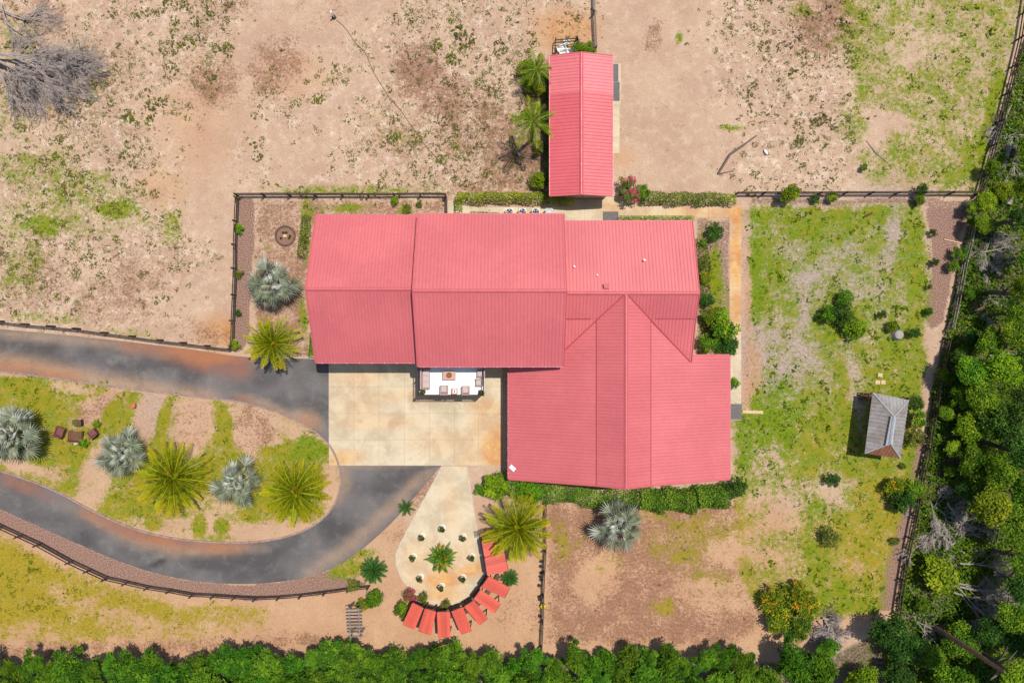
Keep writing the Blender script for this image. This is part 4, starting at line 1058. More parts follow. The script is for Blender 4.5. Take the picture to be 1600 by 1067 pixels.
# ------------------------------------------------------------------ fences
post_me = MB(); post_me.box((0, 0, .68), (.13, .13, 1.40)); POST = {}
def fence(line, label, mat=M_fence, rails=(.35, .75, 1.15), bay=2.45, zread=.6, hgt=1.38, rw=.05, rh=.14):
    pts = [P(u, v, zread) for u, v in line]; 
    for p in pts: p.z = 0
    e = tag(empty("fence", pts[0]), label, "fence", "wooden rail fences"); o0 = pts[0]
    if mat.name not in POST: POST[mat.name] = post_me.mesh("post", mat)
    pm = POST[mat.name]; sc = hgt / 1.38
    posts = []
    for a, b in zip(pts[:-1], pts[1:]):
        n = max(1, round((b - a).length / bay))
        for i in range(n): posts.append(a.lerp(b, i / n))
    posts.append(pts[-1])
    posts = [p + Vector((random.uniform(-.04, .04), random.uniform(-.04, .04), 0)) for p in posts]
    for p in posts: link("post", pm, e, p - o0, (random.uniform(-.03, .03), random.uniform(-.03, .03), random.uniform(0, 1)), (1, 1, sc))
    for a, b in zip(posts[:-1], posts[1:]):
        for z in rails:
            mb = MB(); d = (b - a).normalized(); s_ = Vector((-d.y, d.x, 0)) * .09
            mb.bar(a - o0 + s_ + Vector((0, 0, z + random.uniform(-.03, .03))) - d * .06, b - o0 + s_ + Vector((0, 0, z + random.uniform(-.03, .03))) + d * .06, rw, rh)
            mb.build("rail", mat, e)
fence([(370, 306), (697, 305)], "dark rail fence along the top of the left garden")
fence([(697, 307), (697, 332)], "short dark rail fence joining the garden corner to the house")
fence([(369, 309), (366, 420), (362, 541)], "dark rail fence down the left side of the fenced garden")
fence([(361, 545), (250, 531), (120, 514), (0, 502), (-60, 497)], "long dark rail fence above the upper driveway arm")
fence([(-60, 792), (0, 823), (60, 851), (110, 878), (165, 904), (230, 918), (300, 929), (400, 935), (470, 931), (545, 921), (575, 918)], "curving dark rail fence below the lower driveway arm")
fence([(928, -40), (928, 20), (931, 76)], "grey rail fence running up from the barn to the top edge", M_fgrey)
fence([(1150, 303), (1280, 303), (1400, 303), (1528, 303)], "dark rail fence between the paddock and the right lawn")
fence([(1606, -20), (1594, 60), (1562, 190), (1528, 305)], "shaded rail fence along the upper right field edge")
fence([(1527, 312), (1505, 410), (1484, 512)], "pale-topped rail fence between the right lawn and the wood", M_fgrey)
fence([(1480, 530), (1462, 620), (1448, 700), (1434, 770), (1420, 840), (1408, 905), (1400, 958)], "dark rail fence along the wood beside the gazebo")
fence([(852, 768), (851, 860), (848, 930), (845, 1012)], "dark rail fence dividing the bare ground right of the patio")

# ------------------------------------------------------------------ canopies round the patio
def quad_canopy(q, label, z_in=2.35, z_out=2.05, mat=M_canopy):
    a, b = P(*q[0], z_in), P(*q[1], z_in); c, d = P(*q[2], z_out), P(*q[3], z_out)     # inner a-b, outer c-d
    ctr = (a + b + c + d) / 4; e = tag(empty("canopy", (ctr.x, ctr.y, 0)), label, "canopy", "red metal canopies round the patio"); o = Vector((ctr.x, ctr.y, 0))
    n = 4
    for i in range(n):
        s0, s1 = i / n, (i + 1) / n
        me = panel_mesh("roof_panel", a.lerp(b, s0) - o, a.lerp(b, s1) - o, d.lerp(c, s0) - o, d.lerp(c, s1) - o, mat, 2, .045)
        link("roof_panel", me, e)
    dn = Vector((0, 0, -.09))
    for x, y in ((a, b), (d, c)): mb = MB(); mb.bar(x.lerp(y, .06) - o + dn, x.lerp(y, .94) - o + dn, .09, .12); mb.build("beam", M_fence, e)
    for x, t_ in ((a, c), (b, d), (c, a), (d, b)):
        q_ = x.lerp(t_, .09) - o; zt = x.z - .14
        mb = MB(); mb.box((q_.x, q_.y, zt / 2), (.1, .1, zt)); mb.build("post", M_fence, e)
    # bench below
    m1, m2 = a.lerp(d, .45) - o, b.lerp(c, .45) - o
    mb = MB(); mb.bar((m1.x, m1.y, .42), (m2.x, m2.y, .42), .45, .06); 
    for m_ in (m1.lerp(m2, .1), m1.lerp(m2, .9)): mb.box((m_.x, m_.y, .195), (.1, .3, .38))
    mb.build("bench", M_wood, e)
CAN = [((644.4, 941), (661.9, 949.4), (648, 983), (628.8, 975)), ((663.8, 950), (681.3, 955), (673.8, 991.9), (652.8, 985)), ((682.5, 956), (703, 955), (704, 995), (684.4, 995.6)),
       ((705, 955), (723, 948), (737.5, 985), (720, 990.6)), ((725, 947.5), (740.6, 937.5), (762.5, 965.6), (748.8, 976)), ((740, 935.6), (751, 920.6), (782.5, 942.5), (772, 958)),
       ((751.8, 917), (764, 900), (797, 917.7), (788.5, 934.4)), ((761.5, 899), (757, 871), (788, 863), (794, 891)), ((757, 870), (752.5, 845), (783, 838), (788, 862))]
CL = ["leftmost red metal canopy at the foot of the round patio", "second red canopy from the left below the patio", "third red canopy from the left, pointing straight down", "fourth red canopy from the left below the patio",
      "fifth red canopy, on the lower right of the patio", "sixth red canopy, on the right of the patio curve", "seventh red canopy, just below the bend beside the sago palm", "red canopy right of the patio beside the sago palm", "red canopy half hidden under the date palm by the patio"]
for q, l_ in zip(CAN, CL): quad_canopy(q, l_)
arc = [(753, 842), (760.5, 898), (750, 917), (739.5, 934), (722, 946.5), (703, 953.5), (682, 954.5), (662, 948.5), (645, 940)]
e = tag(empty("trellis_fence", P(*arc[0])), "dark curved iron railing between patio and red canopies", "railing")
pts = [P(u, v, 1.2) for u, v in arc]; o = e.location.copy()
for a, b in zip(pts[:-1], pts[1:]):
    a = Vector((a.x, a.y, 0)) - o; b = Vector((b.x, b.y, 0)) - o
    mb = MB(); n = max(2, int((b - a).length / .22))
    for z in (.25, .8, 1.3): mb.bar(a + Vector((0, 0, z)), b + Vector((0, 0, z)), .05, .06)
    for i in range(n): 
        p = a.lerp(b, i / n); mb.box(p + Vector((0, 0, .68)), (.03, .03, 1.36))
    mb.build("railing_panel", M_iron, e)
    mb = MB(); mb.box(a + Vector((0, 0, .75)), (.1, .1, 1.5)); mb.build("post", M_iron, e)

# planters on the patio
L_ball = leafmat('leaf_clipped', (.03, .045, .008), (.09, .11, .015), (.24, .22, .03))
ball = crown_mesh("ball", .30, .26, 22, 900, .10, .6, L_ball, 900, clump=(.3, .5))
names = ["top", "upper left", "upper right", "left", "right", "lower left", "lower right", "bottom"]
M_pot = plain("white_pot", (.80, .77, .70), (.72, .68, .60), 4)
for nm, (u, v) in zip(names, [(690.5, 827), (658.5, 840.5), (723.5, 841), (645, 872.5), (737, 872.5), (656, 905), (723, 905.5), (689, 919)]):
    p = P(u, v, .95); e = tag(empty("pedestal_planter", (p.x, p.y, .05)), "white pedestal planter with a clipped ball, " + nm + " of the patio ring", "planter", "planters in a ring on the patio")
    mb = MB(); mb.lathe((0, 0, 0), [(.28, 0), (.28, .08), (.20, .14), (.18, .55), (.24, .72), (.29, .86), (.26, .86), (.22, .80)], 16); mb.build("pot", M_pot, e)
    link("plant", ball, e, (0, 0, .95), (0, 0, random.random() * 6))
e = tag(empty("round_planter", P(690, 868)), "large round pale planter full of green and orange bromeliads at patio centre", "planter"); e.location.z = .05
mb = MB(); mb.lathe((0, 0, 0), [(.80, 0), (.85, .45), (.78, .45), (.74, .36)], 26); mb.build("rim", M_pot, e)
r = np.random.default_rng(77); n = 170; az = r.random(n) * 6.28; el = r.uniform(.25, 1.3, n); rad = r.uniform(0, .45, n); Ln = r.uniform(.7, 1.6, n)
V = []; F = []; lv = []
for i in range(n):
    d = np.array([math.cos(az[i]) * math.cos(el[i]), math.sin(az[i]) * math.cos(el[i]), math.sin(el[i])]); b = np.array([math.cos(az[i]) * rad[i], math.sin(az[i]) * rad[i], .38]); s_ = np.array([-math.sin(az[i]), math.cos(az[i]), 0]) * .11
    m_ = b + d * Ln[i] * .55; tp = b + d * Ln[i] + np.array([0, 0, -.25 * Ln[i]]); k0 = len(V); V += [b - s_ * .5, b + s_ * .5, m_ + s_, m_ - s_, tp]; F += [(k0, k0 + 1, k0 + 2), (k0, k0 + 2, k0 + 3), (k0 + 3, k0 + 2, k0 + 4)]; q = r.random() ** 2.2; lv += [q * .7, q * .7, q]
link("bromeliads", mesh_np("bromeliads", np.array(V), np.array(F), L_rust, {"lv": ('FACE', lv)}), e)
for u, v, nm in ((661, 612, "left"), (752, 613, "right")):
    e = tag(empty("potted_plant", P(u, v, DZ + .3)), "round potted plant in the " + nm + " outer corner of the balcony", "potted plant"); e.location.z = DZ
    mb = MB(); mb.lathe((0, 0, 0), [(.16, 0), (.24, .38), (.21, .38), (.18, .30)], 14); mb.build("pot", M_terra, e)
    link("plant", ball, e, (0, 0, .44), scale=(.9, .9, .9))

# ------------------------------------------------------------------ gazebo
zc_, zr_ = 2.45, 3.55
A, B, C, D = [P(u, v, zc_) for u, v in ((1363.5, 613), (1420, 625), (1407, 716), (1351, 708))]
T1, T2 = P(1397, 651, zr_), P(1391, 693, zr_)
gz = tag(empty("gazebo", ((A + C) / 2).to_tuple()[:2] + (0,)), "small gazebo with a weathered grey and rust hipped metal roof", "gazebo"); go = Vector((gz.location.x, gz.location.y, 0))
t = NT("weathered_tin"); p = t.pos(); n1 = t.noise(p, .8, 5, .65); n2 = t.noise(p, 5, 4, .7)
cc = t.mix(t.ramp(n1, .38, .62), (.34, .325, .315), (.25, .215, .185)); cc = t.mix(t.math('MULTIPLY', t.ramp(n2, .5, .7), .5), cc, (.34, .22, .15))
M_tin = t.surf(cc, .5, .5, None, .2)
t = NT("rusted_tin"); p = t.pos(); n1 = t.noise(p, 1.2, 5, .65); n2 = t.noise(p, 6, 4, .7)
cc = t.mix(t.ramp(n1, .38, .62), (.23, .095, .05), (.30, .14, .075)); cc = t.mix(t.math('MULTIPLY', t.ramp(n2, .5, .7), .6), cc, (.15, .06, .035))
M_rust = t.surf(cc, .8, .2)
gr = MB(); gr.add([x - go + Vector((0, 0, -.06)) for x in (A, B, C, D, T1, T2)], [(0, 1, 4), (1, 2, 5, 4), (2, 3, 5), (3, 0, 4, 5)]); groof = gr.build("roof", M_under, gz)
def hip(e0, e1, r0, r1, mat, n):
    """ribbed strips running from eave e0-e1 up to ridge r0-r1, cut along the hips"""
    e0, e1, r0, r1 = [x - go for x in (e0, e1, r0, r1)]
    d = (e1 - e0); L = d.length; dh = d.normalized()
    upv = (r0 - e0) - dh * (r0 - e0).dot(dh); hh = upv.length; upv.normalize(); nr = dh.cross(upv); nr = nr if nr.z > 0 else -nr
    a0 = (r0 - e0).dot(dh); a1 = (r1 - e0).dot(dh)
    def top(x):
        if x < a0: return hh * x / max(a0, 1e-6)
        if x > a1: return hh * (L - x) / max(L - a1, 1e-6)
        return hh
    for i in range(n):
        x0, x1 = L * i / n, L * (i + 1) / n; V = []; F = []
        prof = [(x0, 0), (x0 + (x1 - x0) * .3, .012), (x0 + (x1 - x0) * .42, .05), (x0 + (x1 - x0) * .58, .05), (x0 + (x1 - x0) * .7, .012), (x1, 0)]
        for x, h_ in prof:
            b_ = e0 + dh * x + nr * h_; V += [b_, b_ + upv * top(x)]
        for k in range(len(prof) - 1): F.append((2 * k, 2 * k + 2, 2 * k + 3, 2 * k + 1))
        mb = MB(); mb.add(V, F); mb.build("roof_panel", mat, groof)
hip(D, A, T2, T1, M_tin, 16); hip(A, B, T1, T1 + (B - A) * 1e-4, M_tin, 10); hip(B, C, T1, T2, M_tin, 16); hip(C, D, T2, T2 + (D - C) * 1e-4, M_rust, 10)
def capg(a, b, w=.2): 
    mb = MB(); mb.tube([a - go + Vector((0, 0, .03)), b - go + Vector((0, 0, .03))], w / 2, 6); mb.build("ridge_cap", M_metal, groof)
capg(T1, T2, .34); capg(A, T1, .12); capg(B, T1, .12); capg(C, T2, .12); capg(D, T2, .12)
# raised louvre strip beside the ridge
s0 = T1.lerp(A, .22).lerp(T1.lerp(D, .22), .06); n_ = (T2 - T1)
la, lb = T1 + (A - T1) * .16 + n_ * .12 + Vector((0, 0, .14)), T2 + (D - T2) * .22 + Vector((0, 0, .14))
mb = MB(); mb.add([la - go, lb - go, T2 - go + Vector((0, 0, .14)), T1 - go + Vector((0, 0, .14))], [(0, 1, 2, 3)]); mb.build("louvre", M_metal, groof)
mb = MB(); mb.bar(la - go - Vector((.03, 0, .09)), lb - go - Vector((.03, 0, .09)), .1, .06); mb.build("slot", M_black, groof)
for x, y in ((A, C), (B, D), (C, A), (D, B)):
    q = x.lerp(y, .09) - go; mb = MB(); mb.box((q.x, q.y, 1.2), (.16, .16, 2.4)); mb.build("post", M_wood, gz)
for x, y in ((A, B), (B, C), (C, D), (D, A)):
    mb = MB(); x_ = x.lerp((A + C) / 2, .08) - go; y_ = y.lerp((A + C) / 2, .08) - go; mb.bar((x_.x, x_.y, 2.3), (y_.x, y_.y, 2.3), .1, .16); mb.build("beam", M_wood, gz)
e = tag(empty("swing_frame", P(1350, 618)), "dark wooden arched bench frame at the gazebo corner", "bench")
mb = MB(); 
for y in (-.28, .28):
    mb.tube([(-.62, y, 0), (-.5, y, .8), (-.1, y, 1.15), (.35, y, 1.05), (.62, y, .6), (.7, y, 0)], .06, 6)
mb.build("arch", M_wood, e)
mb = MB(); mb.box((0, 0, .45), (1.1, .5, .06)); mb.build("seat", M_wood, e); 
mb = MB(); mb.bar((-.5, -.28, .8), (-.5, .28, .8), .08, .08); mb.bar((.35, -.28, 1.05), (.35, .28, 1.05), .08, .08); mb.build("crossbar", M_wood, e)

# ------------------------------------------------------------------ pergola by the lower hedge
pg = tag(empty("pergola", P(554, 972)), "small grey wooden pergola of open rafters beside the lower hedge", "pergola"); po = pg.location.copy()
for u in (545.5, 560):
    a, b = P(u, 949, 2.2) - po, P(u + 2.5, 998, 2.2) - po; mb = MB(); mb.bar(a, b, .1, .16); mb.build("beam", M_fgrey, pg)
    for t_ in (.08, .92):
        q = a.lerp(b, t_); mb = MB(); mb.box((q.x, q.y, 1.06), (.12, .12, 2.12)); mb.build("post", M_fgrey, pg)
for k in range(9):
    v = 952 + 5.2 * k; a, b = P(540 + .35 * k, v, 2.36) - po, P(565 + .35 * k, v - .5, 2.36) - po
    mb = MB(); mb.bar(a, b, .07, .14); mb.build("rafter", M_fgrey, pg)

# ------------------------------------------------------------------ island furniture
M_red = plain("redwood", (.20, .075, .06), (.12, .045, .038), 8, .7)
armchair(97.5, 674, 0, -20, "brown wooden armchair, left of the slatted table on the island", M_red, M_red, .85, .85)
armchair(148.5, 676, 0, 35, "brown wooden armchair, right of the slatted table on the island", M_red, M_red, .78, .75)
e = tag(empty("slatted_bench", P(122.5, 680), math.radians(-4)), "brown slatted wooden bench between two chairs on the island", "bench")
for k in range(6): mb = MB(); mb.box((0, -.4 + .16 * k, .45), (1.25, .11, .04)); mb.build("slat", M_red, e)
mb = MB(); mb.box((0, -.52, .62), (1.3, .06, .5)); mb.build("backrest", M_red, e)
for s_ in (-1, 1):
    mb = MB(); mb.box((s_ * .62, 0, .6), (.1, .95, .06)); mb.build("armrest", M_red, e)
    for y in (-.42, .42): mb = MB(); mb.box((s_ * .58, y, .29), (.08, .08, .56)); mb.build("leg", M_red, e)
e = tag(empty("planter_box", P(126, 660), .1), "small dark wooden planter box above the slatted bench", "planter")
mb = MB(); mb.box((0, 0, .25), (.62, .55, .5)); mb.build("box", M_iron, e); mb = MB(); mb.box((0, 0, .51), (.68, .61, .04)); mb.build("lid", M_wood, e)
mb = MB(); mb.lathe((0, 0, 0), [(.16, 0), (.24, .4), (.27, .4), (.27, .46), (.22, .46), (.2, .38)], 14); o = mb.build("flower_pot", M_terra, None, P(211, 633)); tag(o, "lone terracotta pot on bare sand of the island", "flower pot")
mb = MB(); mb.box((0, 0, .11), (.5, .28, .22), .3); o = mb.build("stone", plain("pale_stone", (.55, .42, .36), None, 5), None, P(121, 692)); tag(o, "pale stone block below the slatted bench", "stone")

# ------------------------------------------------------------------ small things
e = tag(empty("fire_pit", P(446, 369)), "brown ring bed with yellow plants in the fenced garden", "garden ring")
n = 22
seg = MB(); seg.box((0, 0, .08), (.27, .16, .16)); sm = seg.mesh("edging_stone", plain("edging", (.13, .075, .06), None, 6, objvar=.2))
for k in range(n):
    a = 2 * math.pi * k / n; link("edging_stone", sm, e, (.93 * math.cos(a), .93 * math.sin(a), 0), (0, 0, a + math.pi / 2))
mb = MB(); mb.lathe((0, 0, 0), [(.85, 0), (.85, .05)], 22); mb.build("soil", plain("ring_soil", (.26, .14, .10), (.18, .09, .06), 9), e)
for k in range(5):
    link("plant", ball, e, (.5 * math.cos(k * 1.9), .35 * math.sin(k * 1.9), .14), scale=(.45, .45, .45))
mb = MB(); mb.box((0, 0, .1), (.35, .25, .14)); mb.build("rock", M_buff, e)
for k, (u, v) in enumerate(((1375, 586), (1371, 597), (1380, 597))):
    mb = MB(); mb.prism([(-.24, -.18), (.22, -.22), (.26, .16), (-.2, .22)], 0, .06); o = mb.build("stepping_stone", M_buff, None, P(u, v)); tag(o, ["topmost", "lower left", "lower right"][k] + " of three buff stepping stones above the gazebo", "stepping stone", "stepping stones")
mb = MB(); mb.tube([P(1122, 272, .12), P(1141, 241, .2), P(1160, 228, .16), P(1182, 212, .12)], [.10, .12, .10, .06], 6); mb.tube([P(1122, 272, .1), P(1147, 267, .1)], [.05, .02], 5)
tag(mb.build("fallen_branch", plain("dark_branch", (.15, .105, .085), None, 6)), "dark bent dead branch lying on the arena sand", "branch")
mb = MB(); mb.lathe((0, 0, 0), [(.10, 0), (.2, .1), (.24, .3), (.12, .5), (.05, .55)], 10); o = mb.build("feed_scoop", M_white, None, P(1193.5, 235)); o.rotation_euler = (1.45, 0, .5); o.location.z = .16; o.scale = (.62, .62, 1.0); tag(o, "white plastic jug lying on the sand right of the dead branch", "jug")
mb = MB(); mb.tube([P(1354, 220, .05), P(1368, 238, .08), P(1389, 256, .05)], [.03, .05, .02], 5); tag(mb.build("fallen_stick", M_branch), "thin curved stick in the upper right paddock", "stick")
mb = MB(); mb.tube([P(1349, 340, .08), P(1356, 336, .12), P(1363, 333, .08)], [.09, .1, .07], 6); tag(mb.build("fallen_log", plain("dark_red_log", (.10, .04, .03), None, 6)), "short dark log near the top of the right lawn", "log")
mb = MB(); mb.bar(P(1475, 374, .06), P(1502, 380, .06), .09, .08); tag(mb.build("plank", M_buff), "pale plank lying on mulch beside the right fence", "plank")
mb = MB(); mb.bar(P(1160, 643, .06), P(1192, 644, .06), .3, .1); tag(mb.build("stone_edging", M_buff), "buff stone edging leading right from the walkway end", "edging")
e = tag(empty("water_post", P(522, 28)), "white standpipe with a dark base standing in the left paddock", "standpipe")
mb = MB(); mb.lathe((0, 0, 0), [(.06, 0), (.06, 1.1), (.09, 1.1), (.09, 1.25), (.03, 1.27)], 8); mb.build("pipe", M_white, e); mb = MB(); mb.lathe((0, 0, 0), [(.22, 0), (.2, .22), (.08, .26)], 8); mb.build("base", M_black, e)
hl = smooth_line([(526, 32), (540, 45), (556, 68), (572, 85), (583, 112), (595, 132), (608, 152), (625, 172), (645, 200), (665, 228), (690, 255), (705, 274)], 3)
mb = MB(); mb.tube([P(u + random.uniform(-.4, .4), v, .02) for u, v in hl], .028, 5); tag(mb.build("hose", plain("hose_brown", (.13, .085, .06), None, 6)), "thin dark hose snaking over sand from the standpipe", "hose")
# clutter behind the barn
mb = MB(); mb.lathe((0, 0, 0), [(.34, 0), (.38, .5), (.40, .5), (.33, .46), (.3, .1)], 14); o = mb.build("tub", M_white, None, P(899, 78)); tag(o, "round white tub behind the upper end of the barn", "tub")
mb = MB(); mb.lathe((0, 0, 0), [(.28, 0), (.34, .35), (.24, .37), (.18, .2)], 12); o = mb.build("bucket", plain("pale_green_plastic", (.60, .65, .56), None, 4), None, P(885, 68)); tag(o, "pale round bucket behind the barn, nearest the wooden rack", "bucket")
for k, (u, v, a, d, l_) in enumerate([(877, 77, .3, (.9, .6, .35), "white plastic crate behind the barn, on the left"), (892, 83, -.1, (1.0, .5, .3), "flat white plastic box against the barn end"), (880, 84, .1, (.8, .5, .45), "white plastic bin at the barn corner")]):
    mb = MB(); w_, l2, h_ = d
    mb.box((0, 0, .02), (w_, l2, .04)); 
    for s_ in (-1, 1): mb.box((s_ * (w_ / 2 - .02), 0, h_ / 2 + .02), (.04, l2, h_)); mb.box((0, s_ * (l2 / 2 - .02), h_ / 2 + .02), (w_ - .082, .04, h_))
    o = mb.build("plastic_crate", M_white, None, P(u, v)); o.rotation_euler.z = a; tag(o, l_, "crate", "white crates behind the barn")
e = tag(empty("wooden_rack", P(885, 68)), "dark wooden rail rack with an A-frame behind the barn", "rack"); o_ = e.location.copy()
for a, b in (((868, 63), (902, 60)), ((868, 67), (902, 64)), ((868, 62), (867, 82))):
    mb = MB(); mb.bar(P(*a, .9) - o_, P(*b, .9) - o_, .08, .1); mb.build("rail", M_fence, e)
for a, b in (((901, 58), (895, 75)), ((902, 58), (908, 76)), ((901, 58), (903, 72))):
    mb = MB(); mb.bar(P(*a, 1.4) - o_, P(*b, .05) - o_, .08, .08); mb.build("strut", M_fence, e)
for u, v in ((868, 63), (868, 82), (902, 60)): mb = MB(); q = P(u, v, .5) - o_; mb.box((q.x, q.y, .5), (.1, .1, 1.0)); mb.build("post", M_fence, e)
for k, (u, v) in enumerate([(846, 878), (845.5, 886), (846, 896), (845, 902), (846, 907), (843, 916), (843, 934), (844, 964), (844, 938)]):
    e = tag(empty("hanging_pot", P(u, v, .5)), ordn(k + 1) + " small dark pot down the dividing fence right of the patio", "pot", "dark pots along the dividing fence"); e.location.z = 0
    mb = MB(); mb.lathe((0, 0, 0), [(.10, 0), (.15, .25), (.17, .25), (.13, .22)], 9); mb.build("pot", M_black, e)
e = tag(empty("flowering_pot", P(848.5, 943)), "pot of bright yellow flowers on the dividing fence line", "potted plant")
mb = MB(); mb.lathe((0, 0, 0), [(.15, 0), (.22, .4), (.18, .4), (.15, .3)], 10); mb.build("pot", M_black, e)
L_yel = leafmat("yellow_flower", (.45, .40, .01), (.75, .60, .01), (.85, .75, .03), .1, 0, .02)
link("flowers", crown_mesh("flowers", .32, .2, 10, 260, .12, .7, L_yel, 5), e, (0, 0, .55))

# ------------------------------------------------------------------ hedges
L_hedge = leafmat('leaf_hedge', (.02, .06, .005), (.07, .15, .010), (.22, .32, .02))
def hedge(line, w, h, mat, label, n_per_m=260, ls=.16, seed=0, name="hedge", lumpy=.35):
    r = np.random.default_rng(seed); pts = [P(u, v, h * .7) for u, v in line]; pts = [Vector((p.x, p.y, 0)) for p in pts]
    o = pts[0]; C = []; Nn = []; LV = []
    for a, b in zip(pts[:-1], pts[1:]):
        L = (b - a).length; n = int(n_per_m * L * max(.6, w)); d = (b - a) / L; s_ = Vector((-d.y, d.x, 0))
        t_ = r.random(n); th = r.random(n) * math.pi; lump = np.sin(t_ * L * 2.1 + seed) * np.sin(t_ * L * .9 + 2 * seed) * lumpy
        lump2 = np.sin(t_ * L * 1.3 + seed * 3 + (th > 1.57) * 2) * lumpy
        rr = r.uniform(.7, 1.05, n) * (1 + lump2 * .6)
        cx = np.cos(th) * w / 2 * rr; z = np.abs(np.sin(th)) ** .6 * h * r.uniform(.75, 1.03, n) * (1 + lump * .5)
        base = np.array(a - o)[None] + np.array(d)[None] * (t_ * L)[:, None] + np.array(s_)[None] * cx[:, None]
        base[:, 2] = z; C.append(base)
        nn = np.array(s_)[None] * np.cos(th)[:, None] + np.array([0, 0, 1.0])[None] * np.sin(th)[:, None] + unit(n, r) * .7; Nn.append(nn / np.linalg.norm(nn, axis=1, keepdims=True))
        LV.append(np.clip(r.random(n) * .6 + .25 + lump * .6, 0, 1))
    C = np.vstack(C); Nn = np.vstack(Nn); LV = np.concatenate(LV)
    V, F = leaf_quads(C, Nn, ls * r.uniform(.7, 1.3, len(C)), .55, r)
    e = tag(empty(name, o), label, "hedge")
    link("foliage", mesh_np("foliage", V, F, mat, {"lv": ('FACE', LV)}), e)
    mb = MB()
    for a, b in zip(pts[:-1], pts[1:]):
        k = max(1, int((b - a).length / 1.0))
        for i in range(k):
            q = a.lerp(b, (i + .5) / k) - o; mb.tube([(q.x, q.y, -.05), (q.x + .05, q.y, h * .4), (q.x + random.uniform(-.2, .2), q.y + random.uniform(-.1, .1), h * .85)], [.04, .03, .012], 5)
    mb.build("stems", M_trunk, e)
hedge([(714, 308), (760, 307), (800, 307), (858, 308)], 1.15, 1.4, L_bright, "vine-covered green hedge above the air conditioners", seed=1, ls=.17)
hedge([(715, 310), (716, 330)], .7, 1.2, L_bright, "short end of green vine hanging down at the hedge corner", seed=2)
hedge([(858, 312), (898, 314)], .75, 1.0, L_bright, "low green hedge under the lower left barn corner", seed=3)
hedge([(1000, 307), (1040, 310), (1085, 310), (1150, 311)], 1.25, 1.3, L_mid, "green hedge along the walkway right of the bougainvillea", seed=4)
hedge([(968, 341), (1084, 341)], .62, 1.0, L_mid, "neat low clipped hedge behind the east wing", 380, .12, 5, lumpy=.08)
hedge([(768, 754), (800, 760), (850, 769), (910, 774), (950, 779), (1000, 782)], 2.2, 1.7, L_mid, "dark green hedge along the south gable, left half", seed=6)
hedge([(1000, 781), (1040, 783), (1090, 781), (1140, 772)], 2.5, 1.8, L_hedge, "glossy dark hedge along the south gable, right half", 330, .2, 7)
hedge([(478, 335), (474, 370), (470, 400)], .9, 1.2, L_olive, "loose green hedge at the upper left corner of the west wing", 200, .16, 8)
hedge([(488, 520), (487, 556)], .8, 1.2, L_mid, "green hedge at the lower left corner of the west wing", 220, .16, 9)
hedge([(853, 110), (853, 150), (853, 200), (853, 290)], .5, 1.0, L_dark, "dark creeper along the shaded left wall of the barn", 160, .15, 10)
hedge([(735, 333), (780, 334)], .35, .5, L_mid, "thin green edging plants behind the main block", 200, .12, 11)

hedge([(1098, 372), (1100, 430), (1104, 490), (1112, 545)], 1.3, .55, L_olive, 'mixed low planting filling the bed right of the east wing', 110, .2, 12, 'planting')
hedge([(1128, 480), (1128, 555)], 1.0, .9, L_mid, 'leafy planting along the lower part of the right walkway', 170, .24, 13, 'planting')
